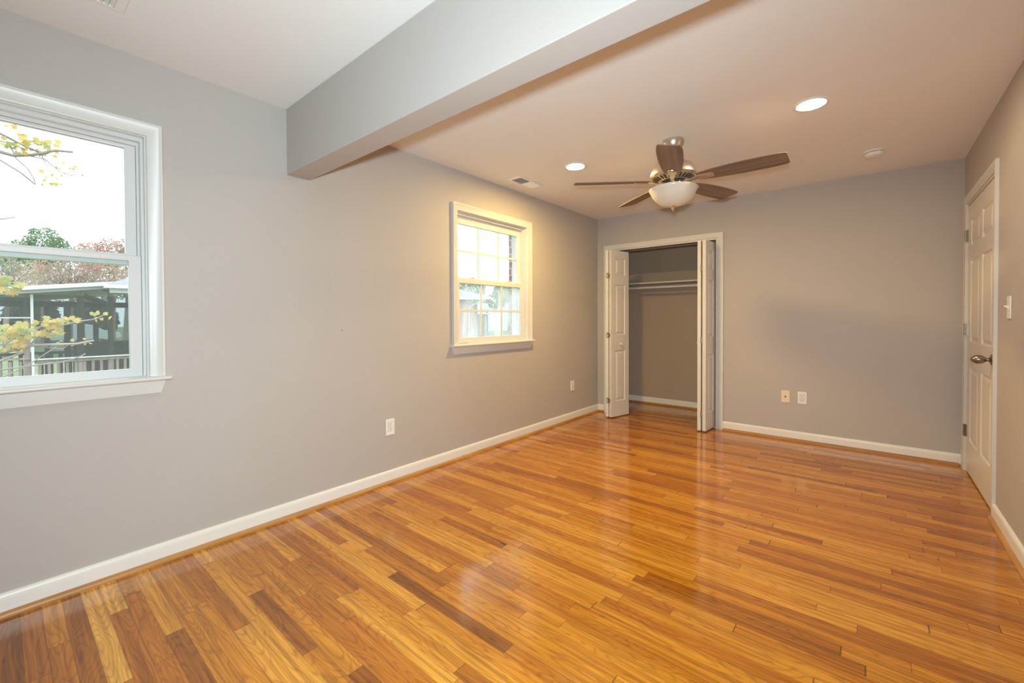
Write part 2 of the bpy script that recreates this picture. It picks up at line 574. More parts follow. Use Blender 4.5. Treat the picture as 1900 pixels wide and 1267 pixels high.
def panelled_slab(mb, O, U, V, Nn, w, h, t, panels):
    """Door slab with raised panels on both faces. O: lower corner on the front face, Nn: outward front normal."""
    O, U, V, Nn = Vector(O), Vector(U), Vector(V), Vector(Nn)
    us = sorted({0, w, *[p[0] for p in panels], *[p[1] for p in panels]})
    vs = sorted({0, h, *[p[2] for p in panels], *[p[3] for p in panels]})
    for side in (0, 1):
        def pos(u, v, d):
            return O + U * u + V * v + (Nn * d if side == 0 else -Nn * (t + d))
        for i in range(len(us) - 1):
            for j in range(len(vs) - 1):
                cu, cv = (us[i] + us[i + 1]) / 2, (vs[j] + vs[j + 1]) / 2
                if any(p[0] < cu < p[1] and p[2] < cv < p[3] for p in panels):
                    continue
                mb.add([pos(us[i], vs[j], 0), pos(us[i + 1], vs[j], 0), pos(us[i + 1], vs[j + 1], 0), pos(us[i], vs[j + 1], 0)], [(0, 1, 2, 3)])
        for (a, b, c, d) in panels:
            rings = []
            for ins, dep in ((0, 0), (0.006, -0.003), (0.012, -0.009), (0.020, -0.009), (0.042, -0.001)):
                rings.append([pos(a + ins, c + ins, dep), pos(b - ins, c + ins, dep), pos(b - ins, d - ins, dep), pos(a + ins, d - ins, dep)])
            mb.sweep(rings, True, False)
            mb.add(rings[-1], [(0, 1, 2, 3)])
    a = [O, O + U * w, O + U * w + V * h, O + V * h]
    bk = [p - Nn * t for p in a]
    for i in range(4):
        k = (i + 1) % 4
        mb.add([a[i], a[k], bk[k], bk[i]], [(0, 1, 2, 3)])

def frame_xf(O, U, V, Nn):
    U, V, Nn = Vector(U).normalized(), Vector(V).normalized(), Vector(Nn).normalized()
    return Matrix(((U.x, V.x, Nn.x, O[0]), (U.y, V.y, Nn.y, O[1]), (U.z, V.z, Nn.z, O[2]), (0, 0, 0, 1)))

# ------------------------------------------------------------------ room shell
W, D, H = 3.2426, 4.913, 2.44
YN = -1.7                 # wall behind the camera
CB = 5.78                 # closet back wall
CR = 1.92                 # closet right side
WT = 0.12

# window openings on the left wall: casing outer y0,y1, casing outer top, stool top
NEAR = dict(y0=-0.566, y1=0.526, zt=2.130, zs=0.917)
FAR = dict(y0=2.424, y1=3.498, zt=2.160, zs=0.972)
def opening(wd):
    return (wd['y0'] + 0.058, wd['y1'] - 0.058, wd['zs'] - 0.01, wd['zt'] - 0.052)
yz_left = lambda u, v, t: (t, u, v)
mb = MB()
holed_slab(mb, YN - WT, CB + WT, 0, H + 0.02, [opening(NEAR), opening(FAR)], yz_left, -WT, 0.0)
tag(mb.build('wall_left', M['wall']), 'long grey wall with the two windows', 'wall', 'structure')

# brick veneer outside
mb = MB()
def br_open(wd):
    return (wd['y0'] - 0.030, wd['y1'] + 0.030, wd['zs'] - 0.06, wd['zt'] + 0.01)
holed_slab(mb, YN - 0.4, CB + 0.4, -0.6, H + 0.25, [br_open(NEAR), br_open(FAR)], yz_left, -0.31, -0.20)
tag(mb.build('wall_exterior', M['brick']), 'red brick outer face of the house wall', 'wall', 'structure')

# closet opening in the back wall
CO = (0.152, 1.422, -0.1, 2.032)
mb = MB()
holed_slab(mb, 0, W + WT, 0, H + 0.02, [CO], lambda u, v, t: (u, t, v), D, D + 0.11)
tag(mb.build('wall_back', M['wall']), 'grey far wall with the closet opening', 'wall', 'structure')

# door opening in the right wall
DO = (3.782, 4.785, -0.1, 2.045)
mb = MB()
holed_slab(mb, YN - WT, D + 0.11, 0, H + 0.02, [DO], yz_left, W, W + WT)
tag(mb.build('wall_right', M['wall']), 'grey wall with the white panelled door', 'wall', 'structure')

tag(MB().box(0, W, YN - WT, YN, 0, H + 0.02).build('wall_front', M['wall']), 'grey wall behind the camera', 'wall', 'structure')
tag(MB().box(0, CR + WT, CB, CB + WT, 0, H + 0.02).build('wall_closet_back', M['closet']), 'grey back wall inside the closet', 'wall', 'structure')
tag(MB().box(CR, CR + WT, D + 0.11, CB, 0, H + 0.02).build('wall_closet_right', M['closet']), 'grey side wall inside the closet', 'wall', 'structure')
tag(MB().box(W + WT, W + 0.9, 3.4, D + 0.3, 0, H).build('wall_behind_door', M['wall']), 'wall beyond the closed door', 'wall', 'structure')

tag(MB().box(-WT, W + WT, YN - WT, CB + WT, -0.06, 0.0).build('floor', oak_floor_mat()), 'glossy golden oak strip floor', 'floor', 'structure')
tag(MB().box(-0.31, W + 0.9, YN - WT, CB + WT, H, H + 0.12).build('ceiling', M['ceiling']), 'flat off-white ceiling', 'ceiling', 'structure')

# dropped beam where a wall was taken out
tag(MB().box(0.0, W, 1.118, 1.252, 2.049, H).build('beam', M['wall'], bevel=0.003), 'grey painted drop beam crossing the ceiling', 'beam', 'structure')

# ------------------------------------------------------------------ baseboards and shoe mouldings
def base_profile():
    return [(0.0, 0.012), (0.015, 0.012), (0.015, 0.070), (0.0138, 0.080), (0.010, 0.088), (0.005, 0.092), (0.0, 0.092)]
def shoe_profile():
    p = [(0.0, 0.0), (0.033, 0.0)]
    for k in range(0, 6):
        a = k / 5 * PI / 2
        p.append((0.015 + 0.018 * math.cos(a), 0.003 + 0.019 * math.sin(a)))
    p.append((0.0, 0.022))
    return p
def run(name, label, prof, p0, p1, nrm, material, z0=0.0):
    """extrude a wall profile from p0 to p1; nrm points into the room"""
    n = Vector((*nrm, 0))
    rings = []
    for p in (p0, p1):
        rings.append([Vector((p[0], p[1], z0)) + n * a + Vector((0, 0, b)) for a, b in prof])
    o = MB().sweep(rings).build(name, material, smooth=True, angle=40)
    return tag(o, label, 'baseboard' if 'base' in name else 'trim', 'structure')
bpf, spf = base_profile(), shoe_profile()
run('baseboard_left', 'white baseboard along the window wall', bpf, (0, YN), (0, D), (1, 0), M['baseboard'])
run('baseboard_back_corner', 'short white baseboard between corner and closet', bpf, (0, D), (0.092, D), (0, -1), M['baseboard'])
run('baseboard_back', 'white baseboard right of the closet', bpf, (1.482, D), (W, D), (0, -1), M['baseboard'])
run('baseboard_right', 'white baseboard along the door wall', bpf, (W, YN), (W, 3.722), (-1, 0), M['baseboard'])
run('baseboard_front', 'white baseboard behind the camera', bpf, (0, YN), (W, YN), (0, 1), M['baseboard'])
run('baseboard_closet', 'white baseboard inside the closet', bpf, (0, CB), (CR, CB), (0, -1), M['baseboard'])
run('baseboard_closet_left', 'white baseboard on the left inside the closet', bpf, (0, D + 0.11), (0, CB), (1, 0), M['baseboard'])
run('trim_1', 'honey oak shoe moulding along the window wall', spf, (0, YN), (0, D), (1, 0), M['shoe'])
run('trim_2', 'honey oak shoe moulding at the closet corner', spf, (0, D), (0.092, D), (0, -1), M['shoe_x'])
run('trim_3', 'honey oak shoe moulding right of the closet', spf, (1.482, D), (W - 0.02, D), (0, -1), M['shoe_x'])
run('trim_4', 'honey oak shoe moulding along the door wall', spf, (W, YN), (W, 3.722), (-1, 0), M['shoe'])
run('trim_5', 'honey oak shoe moulding inside the closet', spf, (0, CB), (CR, CB), (0, -1), M['shoe_x'])

# ------------------------------------------------------------------ windows
def casing_ring(mb, y0, y1, zb, zt, prof):
    rings = []
    for pick in range(4):
        ring = []
        for s, t in prof:
            yy = y0 + s if pick in (0, 1) else y1 - s
            zz = zb if pick in (0, 3) else zt - s
            ring.append((t, yy, zz))
        rings.append(ring)
    mb.sweep(rings)
CAS = [(0.0, 0.0), (0.0, 0.028), (0.004, 0.031), (0.010, 0.0305), (0.015, 0.027), (0.030, 0.0215), (0.046, 0.016), (0.052, 0.0165), (0.058, 0.014), (0.0605, 0.010), (0.0605, 0.0)]

def rect_ring(mb, y0, y1, z0, z1, wl, wb, wt, x0, x1):
    """rectangular sash or frame ring in the yz plane"""
    holed_slab(mb, y0, y1, z0, z1, [(y0 + wl, y1 - wl, z0 + wb, z1 - wt)], yz_left, x0, x1)

def window(name, wd, label, g, muntins, glass_up, glass_lo, locks):
    y0, y1, zt, zs = wd['y0'], wd['y1'], wd['zt'], wd['zs']
    root = empty(name, (0, (y0 + y1) / 2, zs - 0.09), label, 'window', 'structure')
    mb = MB(); casing_ring(mb, y0, y1, zs, zt, CAS)
    mb.build('casing', M['trim'], root, smooth=True, angle=30)
    iy0, iy1, iz1 = y0 + 0.058, y1 - 0.058, zt - 0.052
    # stepped vinyl frame
    mb = MB()
    rect_ring(mb, iy0, iy1, zs - 0.01, iz1, 0.008, 0.012, 0.012, -0.03, 0.002)
    rect_ring(mb, iy0, iy1, zs - 0.01, iz1, 0.018, 0.012, 0.030, -0.120, -0.03)
    rect_ring(mb, iy0 + 0.018, iy1 - 0.018, zs - 0.01, iz1, 0.010, 0.012, 0.046, -0.120, -0.062)
    mb.build('window_frame', M['vinyl'], root, bevel=0.0015, seg=1)
    mb = MB()
    rect_ring(mb, y0 - 0.03, y1 + 0.03, zs - 0.06, zt + 0.01, 0.075, 0.07, 0.075, -0.205, -0.12)
    mb.build('outer_frame', M['vinyl'], root)
    # lower sash (inside), upper sash (outside)
    sl = MB(); rect_ring(sl, iy0 + 0.019, iy1 - 0.019, zs - 0.004, g['mt'], g['ly'], g['lb'] - zs + 0.004, g['mt'] - g['lt'], -0.060, -0.032)
    lo = sl.build('lower_sash', M['vinyl'], root, bevel=0.003)
    lg = (iy0 + 0.019 + g['ly'], iy1 - 0.019 - g['ly'], g['lb'], g['lt'])
    MB().box(-0.048, -0.044, lg[0] - 0.004, lg[1] + 0.004, lg[2] - 0.004, lg[3] + 0.004).build('glass_pane', glass_lo, lo)
    su = MB(); rect_ring(su, iy0 + 0.029, iy1 - 0.029, g['mt'] - 0.045, iz1 - 0.047, g['uy'], g['ub'] - g['mt'] + 0.045, iz1 - 0.047 - g['ut'], -0.095, -0.065)
    upo = su.build('upper_sash', M['vinyl'], root, bevel=0.003)
    ug = (iy0 + 0.029 + g['uy'], iy1 - 0.029 - g['uy'], g['ub'], g['ut'])
    MB().box(-0.082, -0.078, ug[0] - 0.004, ug[1] + 0.004, ug[2] - 0.004, ug[3] + 0.004).build('glass_pane', glass_up, upo)
    if muntins:
        for sash, q, xx in ((lo, lg, -0.050), (upo, ug, -0.084)):
            mb = MB()
            for k in (1, 2):
                yc = q[0] + (q[1] - q[0]) * k / 3
                mb.box(xx, xx + 0.010, yc - 0.009, yc + 0.009, q[2], q[3])
            zc = (q[2] + q[3]) / 2
            mb.box(xx - 0.0005, xx + 0.0105, q[0], q[1], zc - 0.009, zc + 0.009)
            mb.build('muntin_grid', M['vinyl'], sash)
    for yc in locks:
        mb = MB()
        mb.box(-0.062, -0.034, yc - 0.035, yc + 0.035, g['mt'], g['mt'] + 0.007)
        mb.lathe([(0.0, 0.014), (0.014, 0.013), (0.016, 0.007), (0.016, 0.0)], (-0.048, yc, g['mt'] + 0.004), n=16)
        mb.box(-0.044, -0.030, yc - 0.004, yc + 0.030, g['mt'] + 0.009, g['mt'] + 0.015)
        mb.build('sash_lock', M['vinyl'], root, bevel=0.002)
    # lift tab on the bottom rail
    MB().box(-0.034, -0.026, y0 + 0.09, y0 + 0.22, zs + 0.008, zs + 0.014).build('lift_rail', M['vinyl'], root, bevel=0.002)
    # stool and apron
    prof = [(-0.03, -0.020), (0.044, -0.020), (0.050, -0.016), (0.052, -0.010), (0.050, -0.004), (0.044, 0.0), (-0.03, 0.0)]
    rings = [[(a, yy, zs + b) for a, b in prof] for yy in (y0 - 0.020, y1 + 0.020)]
    MB().sweep(rings).build('stool', M['trim'], root, smooth=True, angle=40)
    prof = [(0.0, -0.020, 0.0), (0.022, -0.020, 0.0), (0.022, -0.030, 0.002), (0.016, -0.070, 0.013), (0.014, -0.082, 0.016), (0.0, -0.084, 0.0165)]
    rings = []
    for s in (0, 1):
        rings.append([(a, (y0 + i) if s == 0 else (y1 - i), zs + b) for a, b, i in prof])
    MB().sweep(rings).build('apron', M['trim'], root, smooth=True, angle=40)
    return root

window('window_1', NEAR, 'nearer double-hung window of two plain panes looking out on a porch',
       dict(mt=1.498, lt=1.472, lb=0.956, ly=0.046, ut=2.014, ub=1.508, uy=0.041), False, M['glass'], M['glass_screen'], (-0.30, 0.26))
window('window_2', FAR, 'farther double-hung window with white grids in both sashes',
       dict(mt=1.540, lt=1.496, lb=1.023, ly=0.044, ut=2.013, ub=1.550, uy=0.041), True, M['glass_wet'], M['glass_hazy'], (2.70, 3.20))

# ------------------------------------------------------------------ right-hand entry door
root = empty('door_1', (W, (DO[0] + DO[1]) / 2, 0), 'closed white six-panel entry door with nickel knob', 'door', 'structure')
mb = MB()
DCAS = [(0.0, 0.0), (0.0, 0.0145), (0.005, 0.0165), (0.018, 0.0155), (0.040, 0.0115), (0.052, 0.011), (0.058, 0.008), (0.058, 0.0)]
rings = []
for pick in range(4):
    ring = []
    for s, t in DCAS:
        yy = DO[0] - 0.060 + s if pick in (0, 1) else DO[1] + 0.060 - s
        zz = 0.0 if pick in (0, 3) else DO[3] + 0.060 - s
        ring.append((W - t, yy, zz))
    rings.append(ring)
mb.sweep(rings).build('casing', M['trim'], root, smooth=True, angle=30)
mb = MB()
holed_slab(mb, DO[0], DO[1], 0, DO[3], [(DO[0] + 0.012, DO[1] - 0.012, -1, DO[3] - 0.012)], yz_left, W - 0.001, W + WT)
mb.build('jamb', M['trim'], root)
dy0, dy1 = DO[0] + 0.015, DO[1] - 0.015
dw = dy1 - dy0
pu = (0.115, dw / 2 - 0.050, dw / 2 + 0.050, dw - 0.115)
pans = []
for (a, b) in ((pu[0], pu[1]), (pu[2], pu[3])):
    pans += [(a, b, 0.24, 0.80), (a, b, 0.985, 1.60), (a, b, 1.70, 1.90)]
mb = MB()
panelled_slab(mb, (W + 0.004, dy0, 0.012), (0, 1, 0), (0, 0, 1), (-1, 0, 0), dw, 2.015, 0.035, pans)
slab = mb.build('door_slab', M['door'], root)
kn = MB()
ky, kz = 3.874, 0.925
kn.lathe([(0.0, -0.001), (0.033, -0.001), (0.034, 0.004), (0.030, 0.008), (0.018, 0.011), (0.0115, 0.016), (0.0110, 0.026), (0.016, 0.031),
          (0.0235, 0.040), (0.0270, 0.052), (0.0262, 0.066), (0.021, 0.080), (0.012, 0.089), (0.004, 0.092), (0.0035, 0.096), (0.0, 0.097)],
         (W + 0.004, ky, kz), (-1, 0, 0), 32)
tag(kn.build('door_knob', M['bronze'], slab, smooth=True), 'egg shaped antique nickel knob')
for hz in (1.805, 1.090, 0.315):
    hb = MB()
    hb.tube([(W - 0.008, dy1 + 0.004, hz - 0.045), (W - 0.008, dy1 + 0.004, hz + 0.045)], 0.0075, 12)
    hb.box(W - 0.004, W + 0.006, dy1 - 0.002, dy1 + 0.020, hz - 0.044, hz + 0.044)
    hb.box(W - 0.001, W + 0.004, dy1 - 0.026, dy1, hz - 0.044, hz + 0.044)
    hb.build('hinge', M['bronze'], root, smooth=True)

# ------------------------------------------------------------------ closet: casing, bifold doors, shelf, rod
root = empty('trim_6', (0.787, D, 0), 'white casing framing the closet opening', 'trim', 'structure')
mb = MB()
rings = []
for pick in range(4):
    ring = []
    for s, t in DCAS:
        xx = 0.092 + s if pick in (0, 1) else 1.482 - s
        zz = 0.0 if pick in (0, 3) else 2.092 - s
        ring.append((xx, D - t, zz))
    rings.append(ring)
mb.sweep(rings).build('casing', M['trim'], root, smooth=True, angle=30)
mb = MB()
holed_slab(mb, CO[0], CO[1], 0, CO[3], [(CO[0] + 0.014, CO[1] - 0.014, -1, CO[3] - 0.014)], lambda u, v, t: (u, t, v), D - 0.001, D + 0.112)
mb.build('jamb', M['trim'], root)
tr = MB()
tr.box(CO[0] + 0.014, CO[1] - 0.014, D + 0.036, D + 0.040, CO[3] - 0.036, CO[3] - 0.014)
tr.box(CO[0] + 0.014, CO[1] - 0.014, D + 0.064, D + 0.068, CO[3] - 0.036, CO[3] - 0.014)
tr.box(CO[0] + 0.014, CO[1] - 0.014, D + 0.036, D + 0.068, CO[3] - 0.018, CO[3] - 0.014)
tr.build('door_track', M['vent_dark'], root)

LEAF_T, LEAF_H, LEAF_Z = 0.034, 1.975, 0.014
LPAN = [(0.180, 0.790), (0.970, 1.575), (1.680, 1.885)]
def leaf(parent, F, B, facing):
    """F front lower point, B back lower point of the visible face line; facing: +1 the face looks towards +x, else -x"""
    F, B = Vector((*F, LEAF_Z)), Vector((*B, LEAF_Z))
    U = (B - F)
    w = U.length
    U.normalize()
    Nn = Vector((U.y, -U.x, 0)) * (1 if facing > 0 else -1)
    if (Nn.x > 0) != (facing > 0):
        Nn = -Nn
    mb = MB()
    panelled_slab(mb, F, U, (0, 0, 1), Nn, w, LEAF_H, LEAF_T, [(0.068, w - 0.068, a, b) for a, b in LPAN])
    return mb.build('door_leaf', M['door'], parent), F, U, Nn, w

def knob(parent, c, ax):
    mb = MB()
    mb.lathe([(0.0, -0.002), (0.013, -0.002), (0.012, 0.003), (0.0085, 0.010), (0.012, 0.016), (0.0165, 0.022), (0.0165, 0.028), (0.012, 0.033), (0.0, 0.035)], c, ax, 24)
    return mb.build('knob', M['door'], parent, smooth=True)

root = empty('bifold_door', (0.28, 4.80, 0), 'folded white bifold closet door with its face and knob showing, on the left side of the opening', 'door')
la, *_ = leaf(root, (0.290, 4.640), (0.226, 4.944), 1)
lb, F, U, Nn, w = leaf(root, (0.330, 4.636), (0.406, 4.945), 1)
knob(lb, F + U * (w * 0.5) + Vector((0, 0, 0.862)), Nn)
for hz in (1.69, 0.985, 0.21):
    hb = MB()
    hb.tube([(0.293, 4.634, hz - 0.032), (0.293, 4.634, hz + 0.032)], 0.005, 10)
    hb.box(0.272, 0.293, 4.632, 4.641, hz - 0.030, hz - 0.022)
    hb.box(0.272, 0.293, 4.632, 4.641, hz + 0.022, hz + 0.030)
    hb.box(0.270, 0.276, 4.632, 4.641, hz - 0.030, hz + 0.030)
    hb.box(0.293, 0.312, 4.631, 4.638, hz - 0.020, hz + 0.020)
    hb.build('hinge', M['bronze'], root)

root = empty('bifold_door', (1.34, 4.82, 0), 'folded white bifold closet door seen nearly edge-on, on the right side of the opening', 'door')
lc, F, U, Nn, w = leaf(root, (1.291, 4.672), (1.262, 4.978), -1)
knob(lc, F + U * (w * 0.5) + Vector((0, 0, 0.905)), Nn)
ld, *_ = leaf(root, (1.374, 4.670), (1.392, 4.976), 1)
for hz in (1.70, 0.955, 0.19):
    hb = MB()
    hb.tube([(1.332, 4.664, hz - 0.032), (1.332, 4.664, hz + 0.032)], 0.004, 10)
    hb.box(1.322, 1.342, 4.666, 4.670, hz - 0.030, hz + 0.030)
    hb.build('hinge', M['chrome'], root)
pb = MB()
pb.box(1.375, 1.408, 4.945, 4.99, 0.0, 0.004).box(1.404, 1.408, 4.945, 4.99, 0.0, 0.03)
pb.tube([(1.385, 4.965, 0.002), (1.385, 4.965, 0.016)], 0.005, 10)
pb.build('pivot_bracket', M['trim'], root)

root = empty('closet_shelf', (CR / 2, 5.63, 1.55), 'white wooden shelf running across the closet above the rod', 'shelf')
MB().box(0.001, CR - 0.001, 5.485, CB - 0.001, 1.638, 1.656).build('shelf_board', M['trim'], root, bevel=0.002)
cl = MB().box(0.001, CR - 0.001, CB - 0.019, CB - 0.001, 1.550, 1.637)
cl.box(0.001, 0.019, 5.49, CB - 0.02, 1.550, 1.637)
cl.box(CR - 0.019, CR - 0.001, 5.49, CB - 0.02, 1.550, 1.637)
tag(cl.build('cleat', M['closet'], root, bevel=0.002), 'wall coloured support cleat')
root = empty('closet_rod', (CR / 2, 5.535, 1.587), 'pale clothes rod hung just under the closet shelf', 'rod')
MB().tube([(0.021, 5.535, 1.587), (CR - 0.021, 5.535, 1.587)], 0.0155, 20).build('rod', M['trim'], root, smooth=True)
for xx, s in ((0.0195, 1), (CR - 0.0195, -1)):
    MB().lathe([(0.0, 0.0), (0.03, 0.0), (0.03, 0.004), (0.019, 0.006), (0.019, 0.018)], (xx, 5.535, 1.587), (s, 0, 0), 24).build('rod_socket', M['plastic'], root, smooth=True)

# ------------------------------------------------------------------ outlets, coax plate, switch
def outlet(O, U, Nn, label):
    xf = frame_xf(O, U, (0, 0, 1), Nn)
    root = empty('wall_outlet', O, label, 'outlet', None, 'duplex wall outlets')
    def part(m_, *a, **k):
        return m_.build(*a, **k)
    m1 = MB(xf)
    holed_slab(m1, -0.0365, 0.0365, -0.0585, 0.0585, [(-0.018, 0.018, 0.006, 0.034), (-0.018, 0.018, -0.034, -0.006)], lambda u, v, t: (u, v, t), 0.0, 0.006)
    m1.build('cover_plate', M['plastic'], root, bevel=0.0025)
    for s in (1, -1):
        rc = MB(xf)
        ring = []
        for k in range(24):
            a = 2 * PI * k / 24
            ring.append((max(-0.0165, min(0.0165, 0.0185 * math.cos(a))), s * 0.020 + max(-0.013, min(0.013, 0.0165 * math.sin(a)))))
        rc.sweep([[(x, y, 0.0005) for x, y in ring], [(x, y, 0.0075) for x, y in ring]])
        ro = rc.build('receptacle', M['plastic'], root, bevel=0.001)
        sl = MB(xf)
        sl.box(-0.0075, -0.0052, s * 0.020 - 0.001, s * 0.020 + 0.008, 0.0070, 0.0079)
        sl.box(0.0052, 0.0072, s * 0.020 - 0.000, s * 0.020 + 0.007, 0.0070, 0.0079)
        sl.lathe([(0.0028, 0.0), (0.0028, 0.0009), (0.0, 0.0009)], (0.0, s * 0.020 - 0.0068, 0.0070), (0, 0, 1), 12)
        tag(sl.build('plug_slots', M['dark'], ro), 'dark plug slots')
    MB(xf).lathe([(0.003, 0.005), (0.0028, 0.0068), (0.0, 0.007)], (0, 0, 0), (0, 0, 1), 12).build('screw', M['chrome'], root, smooth=True)
    return root
outlet((0.0, 1.817, 0.405), (0, -1, 0), (1, 0, 0), 'white duplex outlet low on the window wall, between the two windows')
outlet((0.0, 4.298, 0.399), (0, -1, 0), (1, 0, 0), 'white duplex outlet on the window wall next to the far corner')
outlet((2.178, D, 0.418), (1, 0, 0), (0, -1, 0), 'white duplex outlet on the far wall beside an almond plate')

O = (2.043, D, 0.418)
xf = frame_xf(O, (1, 0, 0), (0, 0, 1), (0, -1, 0))
root = empty('coax_plate', O, 'almond cable wall plate with one centre jack', 'wall plate')
MB(xf).box(-0.0365, 0.0365, -0.0585, 0.0585, 0.0, 0.006).build('cover_plate', M['almond'], root, bevel=0.0025)
MB(xf).lathe([(0.0085, 0.005), (0.0085, 0.008), (0.0055, 0.008), (0.0055, 0.015), (0.003, 0.015), (0.003, 0.010), (0.0, 0.010)], (0, 0, 0), (0, 0, 1), 20).build('coax_jack', M['bronze'], root, smooth=True)
for s in (1, -1):
    MB(xf).lathe([(0.003, 0.005), (0.0028, 0.0068), (0.0, 0.007)], (0, s * 0.042, 0), (0, 0, 1), 12).build('screw', M['almond'], root, smooth=True)

O = (W, 3.430, 1.236)
xf = frame_xf(O, (0, 1, 0), (0, 0, 1), (-1, 0, 0))
root = empty('light_switch', O, 'white toggle light switch on the wall beside the door', 'light switch')
MB(xf).box(-0.0365, 0.0365, -0.0600, 0.0600, 0.0, 0.007).build('cover_plate', M['plastic'], root, bevel=0.003)
MB(xf).box(-0.0052, 0.0052, -0.012, 0.012, 0.005, 0.0085).build('toggle_frame', M['plastic'], root, bevel=0.001)
tg = MB(xf)
tg.sweep([[(-0.004, -0.005, 0.006), (0.004, -0.005, 0.006), (0.004, 0.006, 0.006), (-0.004, 0.006, 0.006)],
          [(-0.0035, 0.006, 0.024), (0.0035, 0.006, 0.024), (0.0035, 0.012, 0.022), (-0.0035, 0.012, 0.022)]])
tg.build('toggle', M['plastic'], root, bevel=0.001)
for s in (1, -1):
    MB(xf).lathe([(0.003, 0.006), (0.0028, 0.0078), (0.0, 0.008)], (0, s * 0.030, 0), (0, 0, 1), 12).build('screw', M['plastic'], root, smooth=True)

tag(MB().lathe([(0.0, 0.0025), (0.0028, 0.0022), (0.0034, 0.0)], (0.0, 1.458, 1.115), (1, 0, 0), 12).build('nail_head', M['vent_dark'], smooth=True),
    'tiny dark nail head alone in the bare wall between the windows', 'nail')

# ------------------------------------------------------------------ ceiling: vents, smoke alarm, recessed lights
def vent(x0, x1, y0, y1, label):
    root = empty('ceiling_vent', ((x0 + x1) / 2, (y0 + y1) / 2, H), label, 'vent', None, 'ceiling air registers')
    b = 0.022
    ym = (y0 + y1) / 2
    fr = MB()
    holed_slab(fr, x0, x1, y0, y1, [(x0 + b, x1 - b, y0 + b + 0.01, ym - 0.006), (x0 + b, x1 - b, ym + 0.006, y1 - b - 0.01)], lambda u, v, t: (u, v, t), H - 0.009, H - 0.001)
    fr.build('frame', M['plastic'], root, bevel=0.003)
    MB().box(x0 + b - 0.004, x1 - b + 0.004, y0 + b, y1 - b, H - 0.0015, H - 0.0005).build('duct_opening', M['vent_dark'], root)
    for (ya, yb, sgn) in ((y0 + b + 0.01, ym - 0.006, 1), (ym + 0.006, y1 - b - 0.01, -1)):
        n = 8
        for k in range(n):
            yc = ya + (yb - ya) * (k + 0.5) / n
            a = R(38) * sgn
            dy, dz = 0.0085 * math.cos(a), 0.0085 * math.sin(a)
            lv = MB()
            zc = H - 0.0085
            lv.add([(x0 + b, yc - dy, zc - dz), (x1 - b, yc - dy, zc - dz), (x1 - b, yc + dy, zc + dz), (x0 + b, yc + dy, zc + dz),
                    (x0 + b, yc - dy, zc - dz + 0.001), (x1 - b, yc - dy, zc - dz + 0.001), (x1 - b, yc + dy, zc + dz + 0.001), (x0 + b, yc + dy, zc + dz + 0.001)],
                   [(0, 1, 2, 3), (7, 6, 5, 4), (0, 4, 5, 1), (1, 5, 6, 2), (2, 6, 7, 3), (3, 7, 4, 0)])
            lv.build('louver', M['plastic'], root)
    return root
vent(0.165, 0.311, 2.955, 3.305, 'white ceiling air register beyond the beam, near the window wall')
vent(0.343, 0.489, -0.004, 0.346, 'white ceiling air register in front of the beam, above the nearer window')

root = empty('smoke_alarm', (2.690, 4.265, H), 'round white smoke alarm on the ceiling near the door', 'smoke alarm')
MB().lathe([(0.0, 0.0), (0.066, 0.0), (0.067, 0.006), (0.064, 0.011), (0.060, 0.012), (0.0, 0.012)], (2.690, 4.265, H), (0, 0, -1), 40).build('mounting_base', M['plastic'], root, smooth=True)
MB().lathe([(0.056, 0.011), (0.056, 0.016)], (2.690, 4.265, H), (0, 0, -1), 40).build('gap', M['dark'], root, smooth=True)
MB().lathe([(0.0, 0.0155), (0.060, 0.0155), (0.061, 0.019), (0.057, 0.030), (0.049, 0.037), (0.030, 0.040), (0.0, 0.0405)], (2.690, 4.265, H), (0, 0, -1), 40).build('alarm_body', M['plastic'], root, smooth=True)

def recessed(x, y, label, lens):
    root = empty('recessed_light', (x, y, H), label, 'ceiling light', None, 'round recessed lights')
    MB().lathe([(0.092, 0.0), (0.093, 0.003), (0.088, 0.006), (0.076, 0.0075), (0.072, 0.006), (0.071, 0.001)], (x, y, H), (0, 0, -1), 48).build('trim_ring', M['plastic'], root, smooth=True)
    MB().lathe([(0.0715, 0.004), (0.055, 0.0052), (0.025, 0.0056), (0.0, 0.0057)], (x, y, H), (0, 0, -1), 40).build('lens', lens, root, smooth=True)
recessed(0.803, 3.068, 'glowing round recessed light between the fan and the window wall', M['lens_warm'])
recessed(2.402, 3.076, 'glowing round recessed light between the fan and the door wall', M['lens_pale'])

# ------------------------------------------------------------------ ceiling fan
FX, FY = 1.600, 3.075
root = empty('ceiling_fan', (FX, FY, 1.945), 'brushed nickel ceiling fan with five brown wooden blades and a frosted bowl light', 'ceiling fan')
MB().lathe([(0.0, 2.44), (0.070, 2.44), (0.073, 2.432), (0.073, 2.420), (0.066, 2.398), (0.050, 2.374), (0.034, 2.362), (0.020, 2.360), (0.0, 2.360)], (FX, FY, 0)).build('canopy', M['nickel'], root, smooth=True)
MB().tube([(FX, FY, 2.275), (FX, FY, 2.365)], 0.0125, 20).build('downrod', M['nickel'], root, smooth=True)
MB().lathe([(0.0, 2.298), (0.022, 2.298), (0.026, 2.290), (0.055, 2.286), (0.095, 2.276), (0.128, 2.256), (0.148, 2.228), (0.156, 2.200), (0.156, 2.188),
            (0.150, 2.182), (0.148, 2.178)], (FX, FY, 0), n=56).build('motor_housing', M['nickel'], root, smooth=True)
cone = MB().lathe([(0.148, 2.179), (0.142, 2.172), (0.098, 2.154), (0.090, 2.150), (0.0, 2.150)], (FX, FY, 0), n=56).build('vented_base', M['nickel'], root, smooth=True)
sl = MB()
